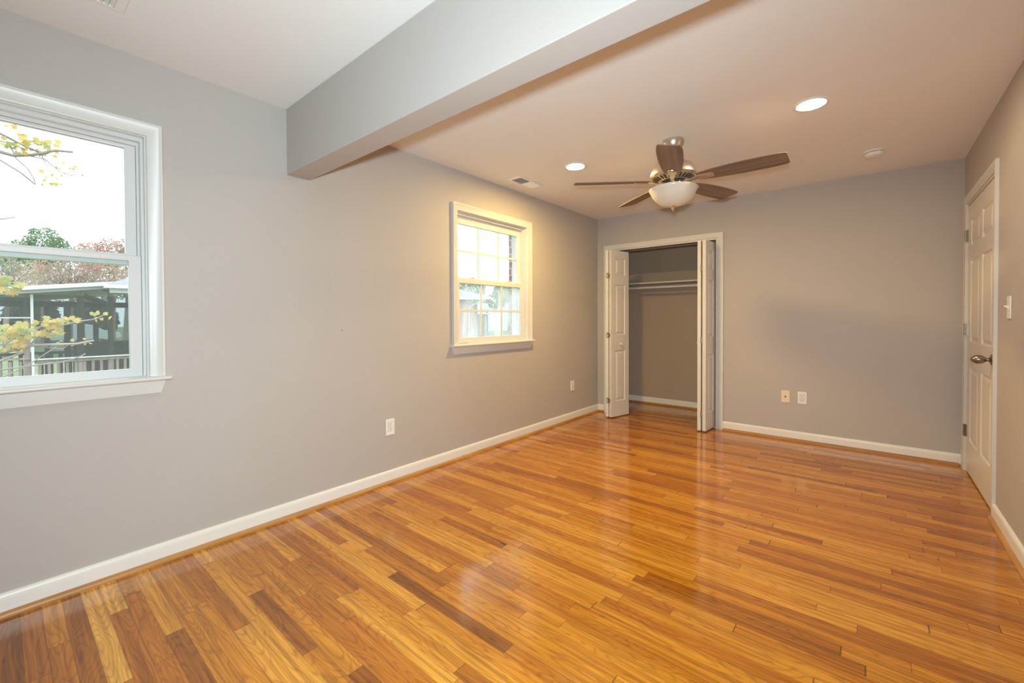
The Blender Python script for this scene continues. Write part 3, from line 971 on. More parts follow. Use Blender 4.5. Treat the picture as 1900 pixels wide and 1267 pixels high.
for k in range(30):
    a = 2 * PI * k / 30
    ca, sa = math.cos(a), math.sin(a)
    for (r0, z0), (r1, z1) in (((0.102, 2.1549), (0.139, 2.1700)),):
        wd = 0.0055
        p = []
        for rr, zz in ((r0, z0), (r1, z1)):
            for s in (-1, 1):
                p.append((FX + ca * rr - sa * wd * s, FY + sa * rr + ca * wd * s, zz - 0.0012))
        q = [(x, y, z - 0.0004) for x, y, z in p]
        sl.add(p + q, [(0, 1, 3, 2), (4, 6, 7, 5), (0, 4, 5, 1), (1, 5, 7, 3), (3, 7, 6, 2), (2, 6, 4, 0)])
tag(sl.build('vent_slots', M['dark'], cone), 'dark radial cooling slots')
MB().lathe([(0.0, 2.152), (0.078, 2.152), (0.080, 2.146), (0.080, 2.136), (0.074, 2.134)], (FX, FY, 0), n=40).build('flywheel', M['dark'], root, smooth=True)
MB().lathe([(0.070, 2.140), (0.072, 2.134), (0.070, 2.112), (0.062, 2.100), (0.0, 2.100)], (FX, FY, 0), n=40).build('switch_housing', M['chrome'], root, smooth=True)
bw = [(0.060, 2.104), (0.120, 2.106), (0.156, 2.104), (0.1640, 2.100), (0.1645, 2.095), (0.158, 2.083), (0.149, 2.066), (0.140, 2.045), (0.122, 2.023), (0.098, 2.002), (0.070, 1.987), (0.038, 1.978), (0.010, 1.976), (0.0, 1.976)]
MB().lathe(bw, (FX, FY, 0), n=56).build('light_bowl', M['bowl'], root, smooth=True, angle=60)
fin = MB().lathe([(0.0, 1.981), (0.020, 1.980), (0.022, 1.975), (0.016, 1.970), (0.012, 1.966), (0.010, 1.958), (0.0055, 1.952), (0.006, 1.947), (0.003, 1.942), (0.0, 1.941)], (FX, FY, 0), n=24)
fin.build('finial', M['chrome'], root, smooth=True)

def blade_outline():
    half = [(0.165, 0.040), (0.185, 0.050), (0.26, 0.064), (0.36, 0.0725), (0.46, 0.0780), (0.55, 0.0790), (0.62, 0.0765), (0.665, 0.0720), (0.686, 0.0660), (0.694, 0.056)]
    lo = [(r, -w) for r, w in half]
    hi = [(r, w * 0.96) for r, w in reversed(half)]
    return lo + hi
BLADE_Z = 2.152
for k in range(5):
    a = R(-0.5 + 72 * k)
    dirv = Vector((math.cos(a), math.sin(a), 0))
    side = Vector((-math.sin(a), math.cos(a), 0))       # left-hand side; the right-hand edge is lifted
    tilt = R(11.5)
    wv = side * math.cos(tilt) - Vector((0, 0, 1)) * math.sin(tilt)
    nv = dirv.cross(wv)
    xfb = Matrix(((dirv.x, wv.x, nv.x, FX), (dirv.y, wv.y, nv.y, FY), (dirv.z, wv.z, nv.z, BLADE_Z), (0, 0, 0, 1)))
    bo = empty('blade', (0, 0, 0))
    COL.objects.unlink(bo)
    bpy.data.objects.remove(bo)
    ol = blade_outline()
    m1 = MB()
    m1.sweep([[(x, y, -0.003) for x, y in ol], [(x, y, 0.003) for x, y in ol]])
    b_o = m1.build('blade', M['blade'], None, bevel=0.0012, seg=1)
    b_o.parent = root
    b_o.matrix_local = Matrix.Translation(-Vector(root.location)) @ xfb
    # arm: curved strap from the flywheel to a plate under the blade
    arm = MB()
    pts = [(0.060, 0.016, -0.010), (0.095, 0.0155, -0.016), (0.125, 0.015, -0.012), (0.150, 0.022, -0.0065), (0.175, 0.030, -0.0045), (0.225, 0.032, -0.0045), (0.262, 0.024, -0.0045), (0.272, 0.012, -0.0045)]
    rings = [[(r, -w, z), (r, w, z), (r, w * 0.8, z - 0.006), (r, -w * 0.8, z - 0.006)] for r, w, z in pts]
    arm.sweep(rings)
    a_o = arm.build('blade_arm', M['nickel'], None, smooth=True, angle=50)
    a_o.parent = root
    a_o.matrix_local = Matrix.Translation(-Vector(root.location)) @ xfb
    ins = MB().box(0.190, 0.248, -0.016, 0.016, -0.0120, -0.0100)
    i_o = ins.build('arm_plate', M['nickel'], None, bevel=0.001)
    i_o.parent = a_o

# ------------------------------------------------------------------ outside
random.seed(7)
GZ = -0.55
tag(MB().box(-140, -0.31, -60, 120, GZ - 0.1, GZ).build('ground', ramp_noise('lawn_grass', [(0.3, (0.085, 0.120, 0.058)), (0.5, (0.125, 0.165, 0.080)), (0.7, (0.170, 0.200, 0.110))], 1.2, 0.9)),
    'green lawn outside the windows', 'lawn', 'structure')

O_WHITE = mat('white_exterior_metal', (0.535, 0.558, 0.564), 0.5, vary=0.03, vscale=3)
O_GREY = mat('grey_soffit', (0.370, 0.405, 0.387), 0.6, vary=0.04, vscale=3)
O_SHINGLE = mat('slate_grey_shingle', (0.176, 0.203, 0.238), 0.85, vary=0.2, vscale=14)
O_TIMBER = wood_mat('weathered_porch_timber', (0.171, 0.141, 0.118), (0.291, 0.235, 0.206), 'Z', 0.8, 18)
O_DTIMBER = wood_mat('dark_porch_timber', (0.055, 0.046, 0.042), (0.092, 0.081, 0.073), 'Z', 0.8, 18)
O_SCREEN = glass_mat('insect_screen', (0.62, 0.66, 0.64), 0.14, (0.35, 0.40, 0.38))
O_BARK = ramp_noise('grey_bark', [(0.3, (0.141, 0.115, 0.098)), (0.7, (0.264, 0.229, 0.203))], 12, 0.9)
O_TWIG = ramp_noise('pale_twig', [(0.3, (0.194, 0.168, 0.158)), (0.7, (0.370, 0.334, 0.317))], 6, 0.9)
L_GREEN = ramp_noise('evergreen_leaves', [(0.3, (0.13, 0.20, 0.125)), (0.5, (0.21, 0.30, 0.19)), (0.7, (0.34, 0.41, 0.23))], 1.3, 0.6, 5, 0.3)
L_RED = ramp_noise('russet_autumn_leaves', [(0.30, (0.347, 0.193, 0.165)), (0.45, (0.481, 0.289, 0.242)), (0.55, (0.366, 0.327, 0.231)), (0.7, (0.539, 0.385, 0.347))], 1.6, 0.6, 5, 0.3)
L_MIX = ramp_noise('olive_autumn_leaves', [(0.30, (0.193, 0.250, 0.145)), (0.5, (0.404, 0.347, 0.242)), (0.7, (0.530, 0.366, 0.319))], 1.6, 0.6, 5, 0.3)
L_MAPLE = ramp_noise('yellow_maple_leaves', [(0.30, (0.270, 0.330, 0.090)), (0.45, (0.420, 0.410, 0.150)), (0.6, (0.560, 0.410, 0.120)), (0.72, (0.540, 0.270, 0.095))], 9.0, 0.55, 3, 0.4)
L_DARK = ramp_noise('dark_hedge_leaves', [(0.3, (0.049, 0.077, 0.049)), (0.7, (0.135, 0.173, 0.107))], 1.2, 0.8, 5, 0.2)  # dark green foliage of the bushes and the lawn tree

# --- screened porch opposite the nearer window (its long side faces the house)
PX = -9.0
root = empty('screened_porch', (-10.6, 0.6, GZ), 'screened back porch with white eave and grey posts outside the nearer window', 'porch')
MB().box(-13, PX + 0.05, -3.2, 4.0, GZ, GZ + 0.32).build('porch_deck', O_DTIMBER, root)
def zf(y): return 1.690 + 0.125 * y              # the eave climbs gently
rings = [[(PX + 0.25, y, zf(y) - 0.005), (PX + 0.25, y, zf(y) + 0.060), (PX + 0.18, y, zf(y) + 0.070), (PX + 0.18, y, zf(y) - 0.005)] for y in (-3.2, 1.45)]
MB().sweep(rings).build('eave_fascia', O_WHITE, root)
rings = [[(PX - 0.02, y, zf(y) - 0.060), (PX + 0.17, y, zf(y) - 0.060), (PX + 0.17, y, zf(y) + 0.02), (PX - 0.02, y, zf(y) + 0.02)] for y in (-3.2, 4.0)]
MB().sweep(rings).build('frieze_board', O_GREY, root)
rings = [[(PX + 0.2, y, zf(y) + 0.055), (-11.2, y, zf(y) + 0.055), (-13.0, y, zf(y) - 0.05), (-13.0, y, zf(y) - 0.10), (PX + 0.17, y, zf(y) + 0.02)] for y in (-3.2, 4.0)]
MB().sweep(rings).build('porch_roof', O_GREY, root)
MB().box(PX - 0.015, PX + 0.02, 0.382, 0.418, GZ + 0.3, 1.66).build('screen_mullion', O_WHITE, root)
MB().box(PX - 0.015, PX + 0.02, -3.2, 0.382, 1.226, 1.246).build('screen_rail', O_WHITE, root)
MB().box(PX - 0.015, PX + 0.02, 0.418, 4.0, 0.462, 0.486).build('screen_rail', O_WHITE, root)
MB().box(PX - 0.10, PX - 0.03, 0.42, 4.0, 0.400, 0.450).build('hand_rail', O_TIMBER, root)
MB().box(PX - 0.10, PX - 0.03, -3.2, 0.38, 0.475, 0.510).build('hand_rail', O_TIMBER, root)
for y0_, y1_ in ((0.30, 0.375), (0.985, 1.085), (1.425, 1.495), (2.55, 2.63), (-1.1, -1.0)):
    MB().box(PX - 0.16, PX - 0.06, y0_, y1_, GZ + 0.3, zf(y0_) - 0.04).build('post', O_TIMBER, root)
for y0_, y1_ in ((-0.9, -0.8), (0.69, 0.78), (1.01, 1.12), (1.51, 1.60), (2.2, 2.3)):
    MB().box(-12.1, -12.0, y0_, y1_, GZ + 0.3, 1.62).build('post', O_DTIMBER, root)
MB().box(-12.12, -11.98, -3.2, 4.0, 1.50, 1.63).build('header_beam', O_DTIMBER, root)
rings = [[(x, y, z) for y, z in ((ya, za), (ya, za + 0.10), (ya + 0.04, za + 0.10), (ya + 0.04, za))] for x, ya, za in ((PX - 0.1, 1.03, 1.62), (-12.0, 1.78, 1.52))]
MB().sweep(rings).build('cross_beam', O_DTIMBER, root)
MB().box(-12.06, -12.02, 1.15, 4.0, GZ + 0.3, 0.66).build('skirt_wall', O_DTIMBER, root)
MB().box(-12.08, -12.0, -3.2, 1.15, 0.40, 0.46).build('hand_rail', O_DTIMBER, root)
yy = -0.95
while yy < 2.5:
    if not (0.28 < yy < 0.42):
        MB().box(PX - 0.09, PX - 0.05, yy, yy + 0.040, GZ + 0.32, 0.45).build('baluster', O_TIMBER, root)
    yy += 0.118
yy = -0.95
while yy < 1.15:
    MB().box(-12.06, -12.02, yy, yy + 0.07, GZ + 0.32, 0.42).build('baluster', O_DTIMBER, root)
    yy += 0.155
sc = MB().box(PX - 0.004, PX + 0.0, 0.418, 4.0, 0.486, 1.66)
sc.box(PX - 0.004, PX + 0.0, -3.2, 0.382, 1.246, 1.60)
sc.build('insect_screen', O_SCREEN, root)
# hip-roofed house wing on the right, its roof pieces grouped under the porch
rings = [[(PX + 0.55, y, 1.80), (PX + 0.55, y, 1.87), (PX + 0.43, y, 1.885), (PX + 0.45, y, 1.80)] for y in (1.30, 4.5)]
MB().sweep(rings).build('gutter', O_WHITE, root)
rings = [[(PX + 0.42, y, 1.715), (PX + 0.42, y, 1.80), (PX + 0.34, y, 1.80), (PX + 0.34, y, 1.715)] for y in (1.40, 4.5)]
MB().sweep(rings).build('wing_frieze', O_WHITE, root)
MB().add([(PX + 0.5, 1.35, 1.885), (PX + 0.5, 4.5, 1.885), (-10.6, 4.5, 2.50), (-10.6, 2.75, 2.50), (-12.0, 1.35, 1.885), (-12.0, 4.5, 1.885),
          (PX + 0.5, 1.35, 1.85), (PX + 0.5, 4.5, 1.85), (-12.0, 4.5, 1.85), (-12.0, 1.35, 1.85)],
         [(0, 1, 2, 3), (0, 3, 4), (4, 3, 2, 5), (0, 6, 7, 1), (6, 9, 8, 7), (4, 9, 6, 0), (1, 7, 8, 5, 2)]).build('shingle_roof', O_SHINGLE, root)

# --- parked pale car beyond the porch
CAR = mat('silver_blue_car_paint', (0.440, 0.502, 0.546), 0.25, metal=0.2, coat=0.6, vary=0.02, vscale=2)
CARG = mat('car_window_glass', (0.25, 0.31, 0.35), 0.08, vary=0.05, vscale=2)
TYRE = mat('tyre_rubber', (0.05, 0.05, 0.055), 0.8, vary=0.1, vscale=10)
cx, cy = -46.0, 4.2
root = empty('parked_car', (cx, cy, GZ), 'pale silver sedan parked on the lawn beyond the porch', 'car')
side = [(-2.35, 0.28), (-2.4, 0.55), (-2.3, 0.80), (-1.75, 0.90), (-1.25, 1.32), (-0.9, 1.40), (0.35, 1.40), (0.75, 1.32), (1.30, 0.92), (2.15, 0.78), (2.38, 0.60), (2.38, 0.30), (1.9, 0.22), (-1.9, 0.22)]
rings = []
for xo, sq in ((-0.86, 0.93), (-0.80, 1.0), (0.80, 1.0), (0.86, 0.93)):
    rings.append([(cx + xo * (0.86 if z > 0.95 else 1.0), cy + y * (1 if sq == 1 else 0.985), GZ + (z if sq == 1 else 0.3 + (z - 0.3) * 0.97)) for y, z in side])
MB().sweep(rings).build('car_body', CAR, root, smooth=True, angle=35)
for pts in ([(-1.55, 0.93), (-1.17, 1.28), (-0.45, 1.33), (-0.45, 0.93)], [(-0.38, 0.93), (-0.38, 1.33), (0.32, 1.33), (0.68, 1.27), (1.10, 0.93)]):
    g_ = MB().sweep([[(cx + 0.735, cy + y, GZ + z) for y, z in pts], [(cx + 0.755, cy + y, GZ + z) for y, z in pts]])
    g_.build('side_window', CARG, root)
for yw in (-1.42, 1.48):
    for xw in (-0.74, 0.74):
        wh = MB().lathe([(0.0, -0.11), (0.31, -0.11), (0.33, -0.08), (0.33, 0.08), (0.31, 0.11), (0.20, 0.115), (0.0, 0.10)], (cx + xw, cy + yw, GZ + 0.33), (1, 0, 0), 28).build('wheel', TYRE, root, smooth=True)
        MB().lathe([(0.0, 0.118), (0.19, 0.118), (0.20, 0.108)], (cx + xw, cy + yw, GZ + 0.33), (1, 0, 0), 24).build('wheel_cover', M['chrome'], wh, smooth=True)

# --- trees
def leaf_cloud(mb, blobs, n, size, rnd):
    tot = sum(b[3] * b[4] * b[5] for b in blobs)
    for (x, y, z, rx, ry, rz) in blobs:
        k = int(n * rx * ry * rz / tot)
        for _ in range(k):
            while True:
                p = Vector((rnd.uniform(-1, 1), rnd.uniform(-1, 1), rnd.uniform(-1, 1)))
                if p.length < 1: break
            p = p.normalized() * (p.length ** 0.6)
            c = Vector((x + p.x * rx, y + p.y * ry, z + p.z * rz))
            a = Vector((rnd.gauss(0, 1), rnd.gauss(0, 1), rnd.gauss(0, 1))).normalized()
            b = a.orthogonal().normalized()
            s = size * rnd.uniform(0.6, 1.3)
            mb.add([c - a * s, c + b * s * 0.5, c + a * s, c - b * s * 0.5], [(0, 1, 2, 3)])
def branchy(mb, base, tip_blobs, r, rnd, n=4, tn=6):
    base = Vector(base)
    for (x, y, z, rx, ry, rz) in tip_blobs:
        for _ in range(n):
            tip = Vector((x + rnd.uniform(-.8, .8) * rx, y + rnd.uniform(-.8, .8) * ry, z + rnd.uniform(-.6, .95) * rz))
            mid = base.lerp(tip, 0.45) + Vector((rnd.uniform(-.2, .2) * rx, rnd.uniform(-.2, .2) * ry, 0.18 * rz))
            mb.tube([base, mid, tip], r, 5, r * 0.12)
def tree(name, label, base, blobs, n, size, leafm, trunk_r, seed, group, twigs=3, twigm=None):
    rnd = random.Random(seed)
    root = empty(name, base, label, 'tree', None, group)
    zmid = min(b[2] for b in blobs)
    tk = MB()
    top = (base[0], base[1] + 0.1, max(zmid - 0.2, base[2] + 0.8))
    tk.tube([(base[0], base[1], base[2] - 0.05), (base[0] + 0.05, base[1] + 0.03, (base[2] + top[2]) / 2), top], trunk_r, 10, trunk_r * 0.6)
    tk.build('trunk', O_BARK, root, smooth=True)
    bb = MB()
    branchy(bb, top, blobs, trunk_r * 0.35, rnd, twigs)
    bb.build('branches', twigm or O_BARK, root, smooth=True)
    cm = MB()
    leaf_cloud(cm, blobs, n, size, rnd)
    cm.build('crown', leafm, root)
    return root
TG = 'trees behind the porch'
tree('leafy_tree', 'rounded green tree topping the skyline behind the porch', (-40, 2.0, GZ),
     [(-40, 2.05, 6.2, 1.0, 1.0, 1.25), (-40, 1.15, 5.75, 0.9, 0.75, 0.75), (-40, 2.75, 6.0, 0.9, 0.65, 0.85), (-40, 0.2, 5.3, 0.9, 0.8, 0.7), (-40, 1.6, 4.8, 1.2, 1.8, 0.9)], 4200, 0.10, L_GREEN, 0.22, 1, TG)
tree('autumn_tree', 'reddish autumn tree rising at the edge of the nearer window', (-25, 3.5, GZ),
     [(-25, 3.45, 4.45, 0.8, 0.55, 0.62), (-25, 2.75, 4.15, 0.7, 0.6, 0.65), (-25, 3.9, 4.7, 0.5, 0.3, 0.4), (-25, 3.6, 3.6, 0.9, 0.9, 0.8)], 3000, 0.065, L_RED, 0.10, 2, TG, 9, O_TWIG)
tree('autumn_tree', 'wide thicket of russet twiggy branches right above the porch roof', (-23, 1.9, GZ),
     [(-23, 1.9, 3.35, 0.9, 1.0, 0.72), (-23, 2.9, 3.0, 0.9, 1.0, 0.75), (-23, 1.2, 2.75, 0.9, 0.8, 0.7), (-23, 2.2, 2.5, 0.8, 1.6, 0.6)], 4600, 0.055, L_RED, 0.11, 3, TG, 26, O_TWIG)
tree('autumn_tree', 'olive and russet tree above the left end of the porch roof', (-26.5, 0.2, GZ),
     [(-26.5, 0.0, 3.35, 0.8, 0.85, 0.75), (-26.5, 0.95, 3.15, 0.8, 0.75, 0.8), (-26.5, 0.5, 2.6, 0.8, 1.2, 0.65), (-26.5, -0.9, 3.35, 0.8, 0.85, 0.95)], 3400, 0.055, L_MIX, 0.11, 4, TG, 18, O_TWIG)
tree('lawn_tree', 'grey trunked tree on the lawn behind the porch end', (-20, 3.25, GZ),
     [(-20, 3.6, 2.4, 0.7, 0.6, 0.5), (-20, 2.9, 2.3, 0.6, 0.5, 0.35)], 700, 0.06, L_DARK, 0.14, 5, TG, 5)
HG = 'dark bushes behind the parked car'
for k, (x, y, r_, h_) in enumerate(((-56, -1.8, 1.8, 2.2), (-57, 2.0, 1.85, 2.4), (-57, 6.15, 1.85, 2.2), (-56, 10.4, 1.85, 2.5))):
    rnd = random.Random(20 + k)
    lab = ('dark bush behind the left part of the porch', 'dark bush behind the rear end of the car', 'dark bush behind the front end of the car', 'dark bush seen past the right porch post')[k]
    b_ = empty('bush', (x, y, GZ), lab, 'bush', None, HG)
    st = MB(); branchy(st, (x, y, GZ), [(x, y, GZ + h_ * 0.6, r_ * 0.7, r_ * 0.7, h_ * 0.5)], 0.06, rnd, 10); st.build('stems', O_BARK, b_, smooth=True)
    cm = MB(); leaf_cloud(cm, [(x, y, GZ + h_ * 0.75, r_, r_, h_)], 3200, 0.24, rnd); cm.build('foliage', L_DARK, b_)

# --- maple close to the house: bare twigs with yellow leaves reaching across the nearer window
root = empty('maple_tree', (-4.4, -2.6, GZ), 'maple with thin bare branches and yellow leaves reaching across the nearer window', 'tree')
MB().tube([(-4.4, -2.6, GZ - 0.05), (-4.35, -2.55, 1.2), (-4.3, -2.5, 3.4), (-4.3, -2.45, 4.6)], 0.11, 10, 0.05).build('trunk', O_BARK, root, smooth=True)
TW = MB(); LV = MB()
rnd = random.Random(11)
def maple_leaf(c, s):
    n_ = Vector((1, 0, 0.3)) + Vector((rnd.gauss(0, .5), rnd.gauss(0, .5), rnd.gauss(0, .5)))
    n_.normalize()
    a = Vector((0, rnd.gauss(0.2, .6), -1)); a = (a - n_ * a.dot(n_)).normalized()
    b = n_.cross(a)
    sh = [(0, 1.0), (0.16, 0.55), (0.62, 0.62), (0.38, 0.26), (0.95, 0.05), (0.5, -0.12), (0.5, -0.42), (0.12, -0.36)]
    pts = sh + [(-u, v) for u, v in reversed(sh[1:])]
    c = Vector(c)
    LV.add([c + b * u * s + a * v * s for u, v in pts], [tuple(range(len(pts)))])
def twig(pts, r):
    TW.tube([Vector((x, y, z)) for x, y, z in pts], r * 1.5, 6, r * 0.8)
X = -4.0
# upper spray
twig([(-4.3, -2.5, 3.0), (X, -1.2, 3.15), (X, -0.3, 2.95), (X, 0.05, 2.87), (X, 0.12, 2.86), (X, 0.25, 2.90), (X, 0.42, 3.00), (X, 0.55, 3.02)], 0.016)
twig([(X, 0.20, 2.89), (X, 0.34, 2.88), (X, 0.45, 2.78), (X, 0.53, 2.76), (X, 0.60, 2.80)], 0.0045)
twig([(X, 0.30, 2.90), (X, 0.40, 2.86), (X, 0.53, 2.86)], 0.0035)
twig([(X, 0.32, 2.93), (X, 0.34, 2.84), (X, 0.38, 2.77)], 0.0035)
twig([(-4.3, -2.5, 3.4), (X, -0.8, 3.25), (X, -0.1, 3.12), (X, 0.05, 3.05), (X, 0.22, 2.97), (X, 0.30, 2.95)], 0.012)
twig([(X, -0.2, 3.0), (X, 0.02, 2.98), (X, 0.14, 2.97), (X, 0.2, 2.94)], 0.006)
twig([(X, -0.5, 3.05), (X, -0.05, 2.86), (X, 0.05, 2.78), (X, 0.17, 2.70), (X, 0.27, 2.60)], 0.008)
twig([(X, 0.10, 2.97), (X, 0.14, 2.84), (X, 0.22, 2.75), (X, 0.26, 2.66), (X, 0.27, 2.61)], 0.0045)
twig([(X, -0.6, 2.1), (X, -0.1, 2.17), (X, 0.06, 2.21), (X, 0.13, 2.24)], 0.006)
# lower spray
twig([(-4.35, -2.55, 0.7), (X, -1.0, 0.80), (X, -0.1, 0.84), (X, 0.10, 0.89), (X, 0.22, 0.93), (X, 0.40, 0.93), (X, 0.55, 0.93), (X, 0.69, 0.96)], 0.014)
twig([(X, -0.3, 0.70), (X, 0.0, 0.78), (X, 0.16, 0.86), (X, 0.25, 0.99), (X, 0.36, 1.08), (X, 0.46, 1.14), (X, 0.60, 1.18), (X, 0.70, 1.20), (X, 0.78, 1.25)], 0.008)
twig([(X, -0.2, 0.92), (X, 0.04, 0.95), (X, 0.16, 1.06), (X, 0.30, 1.13), (X, 0.42, 1.17)], 0.007)
twig([(X, -0.2, 0.66), (X, 0.05, 0.70), (X, 0.22, 0.72), (X, 0.45, 0.74), (X, 0.58, 0.79), (X, 0.62, 0.82)], 0.006)
twig([(X, 0.02, 0.62), (X, 0.16, 0.70), (X, 0.30, 0.82), (X, 0.40, 0.91)], 0.005)
twig([(X, 0.24, 0.94), (X, 0.34, 0.90), (X, 0.44, 0.88), (X, 0.50, 0.93)], 0.004)
twig([(-4.3, -2.5, 1.9), (-3.6, -1.0, 1.75), (-3.1, -0.2, 1.58), (-3.0, 0.05, 1.50), (-3.0, 0.14, 1.46)], 0.010)
def spray(n, y0_, y1_, z0_, z1_, s, x=X, slope=0.0):
    for _ in range(n):
        y = rnd.uniform(y0_, y1_)
        z = rnd.uniform(z0_, z1_) + slope * (y - y0_)
        maple_leaf((x + rnd.uniform(-.08, .08), y, z), s * rnd.uniform(0.7, 1.25))
spray(34, 0.16, 0.44, 2.92, 3.10, 0.042)
spray(18, 0.02, 0.22, 2.88, 3.02, 0.038)
spray(7, 0.04, 0.22, 3.10, 3.18, 0.040)
spray(10, 0.42, 0.62, 2.78, 2.88, 0.027)
spray(12, 0.26, 0.46, 2.62, 2.74, 0.030)
spray(85, 0.02, 0.44, 0.98, 1.16, 0.041, slope=0.12)
spray(34, 0.00, 0.18, 0.88, 1.02, 0.040)
spray(18, 0.30, 0.60, 1.12, 1.22, 0.038)
spray(8, 0.62, 0.82, 1.18, 1.28, 0.036)
spray(8, 0.40, 0.70, 0.92, 1.0, 0.024)
spray(24, -0.05, 0.14, 1.43, 1.56, 0.045, x=-3.0)
spray(40, -1.2, -0.1, 0.85, 1.2, 0.046)
spray(40, -1.2, -0.1, 2.8, 3.2, 0.042)
TW.build('branches', O_TWIG, root, smooth=True)
LV.build('foliage', L_MAPLE, root)

# --- view from the farther window: neighbouring brick house, carport, far roof, trees
N_BRICK = brick_mat('pale_red_brick', (0.404, 0.231, 0.193), (0.347, 0.193, 0.165), (0.530, 0.481, 0.453))
N_SIDING = mat('pale_grey_siding', (0.558, 0.597, 0.607), 0.7, vary=0.05, vscale=2)
N_DARK = mat('grey_carport_back', (0.242, 0.270, 0.280), 0.8, vary=0.15, vscale=1.5)  # grey rear wall of the carport
root = empty('brick_house', (-20.5, 20.6, GZ), 'neighbouring brick house with white gutter behind the farther window', 'house')
ea = Vector((1.42, 1.17, 0)).normalized()        # along the visible eave
eb = Vector((-ea.y, ea.x, 0))                   # away from the viewer
P0 = Vector((-17.70, 22.08, 0))                 # eave corner
def hp(s, t, z): 
    q = P0 - ea * s + eb * t
    return (q.x, q.y, z)
MB().add([hp(-0.0, -0.0, 2.52), hp(9, 0, 2.52), hp(9, 8, 2.52), hp(0, 8, 2.52), hp(0, 0, 2.70), hp(9, 0, 2.70), hp(9, 8, 2.70), hp(0, 8, 2.70)],
         [(0, 1, 2, 3), (4, 5, 6, 7), (0, 1, 5, 4), (1, 2, 6, 5), (2, 3, 7, 6), (3, 0, 4, 7)]).build('eave_fascia', O_WHITE, root)
MB().add([hp(0.05, 0.05, 2.701), hp(9, 0.05, 2.701), hp(9, 8, 2.701), hp(0.05, 8, 2.701), hp(3.6, 4, 3.75), hp(9, 4, 3.75)],
         [(0, 1, 5, 4), (3, 4, 5, 2), (0, 4, 3), (1, 2, 5), (0, 3, 2, 1)]).build('shingle_roof', O_SHINGLE, root)
MB().add([hp(1.55, 0.5, GZ), hp(9, 0.5, GZ), hp(9, 7, GZ), hp(1.55, 7, GZ), hp(1.55, 0.5, 2.52), hp(9, 0.5, 2.52), hp(9, 7, 2.52), hp(1.55, 7, 2.52)],
         [(0, 1, 5, 4), (1, 2, 6, 5), (2, 3, 7, 6), (3, 0, 4, 7)]).build('brick_wall', N_BRICK, root)
MB().tube([hp(0.55, -0.06, 2.50), hp(0.62, 0.1, 2.42), hp(1.50, 0.45, 2.05), hp(1.56, 0.46, 1.9), hp(1.56, 0.46, GZ)], 0.045, 8).build('downspout', O_WHITE, root, smooth=True)

root = empty('carport', (-25.5, 28.7, GZ), 'open carport with white roof edge beyond the brick house', 'carport')
ca = Vector((1.35, 1.13, 0)).normalized(); cb = Vector((-ca.y, ca.x, 0))
C0 = Vector((-24.82, 29.16, 0))
def cpp(s, t, z):
    q = C0 - ca * s + cb * t
    return (q.x, q.y, z)
def slab_(name, m_, s0, s1, t0, t1, z0, z1):
    MB().add([cpp(s0, t0, z0), cpp(s1, t0, z0), cpp(s1, t1, z0), cpp(s0, t1, z0), cpp(s0, t0, z1), cpp(s1, t0, z1), cpp(s1, t1, z1), cpp(s0, t1, z1)],
             [(0, 3, 2, 1), (4, 5, 6, 7), (0, 1, 5, 4), (1, 2, 6, 5), (2, 3, 7, 6), (3, 0, 4, 7)]).build(name, m_, root)
slab_('roof_edge', O_WHITE, 0, 5, 0, 0.1, 1.50, 1.58)
MB().add([cpp(0, 0, 1.58), cpp(5, 0, 1.58), cpp(5, 5, 2.9), cpp(0, 5, 2.9), cpp(0, 0, 1.50), cpp(5, 0, 1.50), cpp(5, 5, 2.8), cpp(0, 5, 2.8)],
         [(0, 1, 2, 3), (4, 7, 6, 5), (0, 4, 5, 1), (1, 5, 6, 2), (2, 6, 7, 3), (3, 7, 4, 0)]).build('carport_roof', O_SHINGLE, root)
MB().tube([cpp(0, 0.02, 1.55), cpp(-1.2, 0.6, 2.05)], 0.06, 8).build('rake_board', O_WHITE, root)
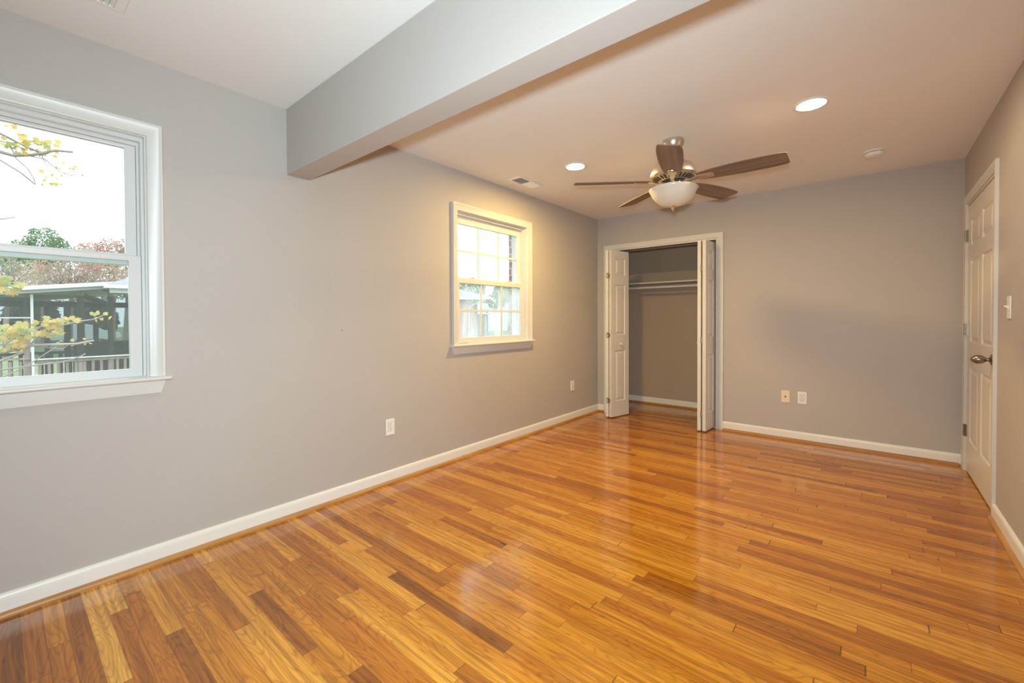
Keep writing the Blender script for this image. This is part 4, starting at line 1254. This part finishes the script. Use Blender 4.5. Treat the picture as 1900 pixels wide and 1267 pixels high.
slab_('side_panel', O_WHITE, 0.95, 1.75, 0.15, 0.25, GZ, 1.50)
slab_('rear_wall', N_DARK, -0.1, 0.95, 1.4, 1.5, GZ, 1.9)
slab_('post', O_WHITE, 0.0, 0.10, 0.1, 0.2, GZ, 1.50)

root = empty('distant_house', (-36.5, 46.5, GZ), 'low grey roofed house far beyond the carport', 'house')
MB().add([(-38.8, 43.5, 2.2), (-33.2, 48.3, 2.2), (-37.2, 52.5, 2.2), (-42.6, 47.8, 2.2), (-39.6, 47.6, 3.75), (-36.5, 50.3, 3.75)],
         [(0, 1, 5, 4), (1, 2, 5), (2, 3, 4, 5), (3, 0, 4), (0, 3, 2, 1)]).build('roof', mat('pale_grey_roof', (0.198, 0.220, 0.242), 0.8, vary=0.1, vscale=3), root)
MB().add([(-38.4, 43.9, GZ), (-33.6, 48.1, GZ), (-37.3, 52.0, GZ), (-42.1, 47.8, GZ), (-38.4, 43.9, 2.2), (-33.6, 48.1, 2.2), (-37.3, 52.0, 2.2), (-42.1, 47.8, 2.2)],
         [(0, 1, 5, 4), (1, 2, 6, 5), (2, 3, 7, 6), (3, 0, 4, 7)]).build('house_wall', N_SIDING, root)
FG = 'trees beyond the neighbouring houses'
tree('shade_tree', 'dark green tree behind the brick house roof', (-34, 36.0, GZ), [(-34, 36.0, 4.6, 2.0, 2.0, 1.3), (-35.4, 34.6, 4.1, 1.6, 1.6, 1.1)], 1500, 0.20, L_GREEN, 0.25, 31, FG)
tree('shade_tree', 'broad green tree right of the brick house', (-30.0, 38.6, GZ), [(-30.2, 38.4, 4.3, 1.8, 1.5, 1.3), (-29.3, 39.4, 4.5, 1.4, 1.4, 1.2), (-31.0, 37.4, 3.2, 1.0, 1.2, 1.0)], 2600, 0.18, L_GREEN, 0.22, 32, FG)
tree('shade_tree', 'green tree next to the brick edge of the farther window', (-25.3, 37.0, GZ), [(-25.4, 36.9, 3.9, 1.4, 1.4, 1.6), (-24.4, 37.9, 3.0, 1.2, 1.2, 1.3)], 1800, 0.18, L_GREEN, 0.2, 33, FG)
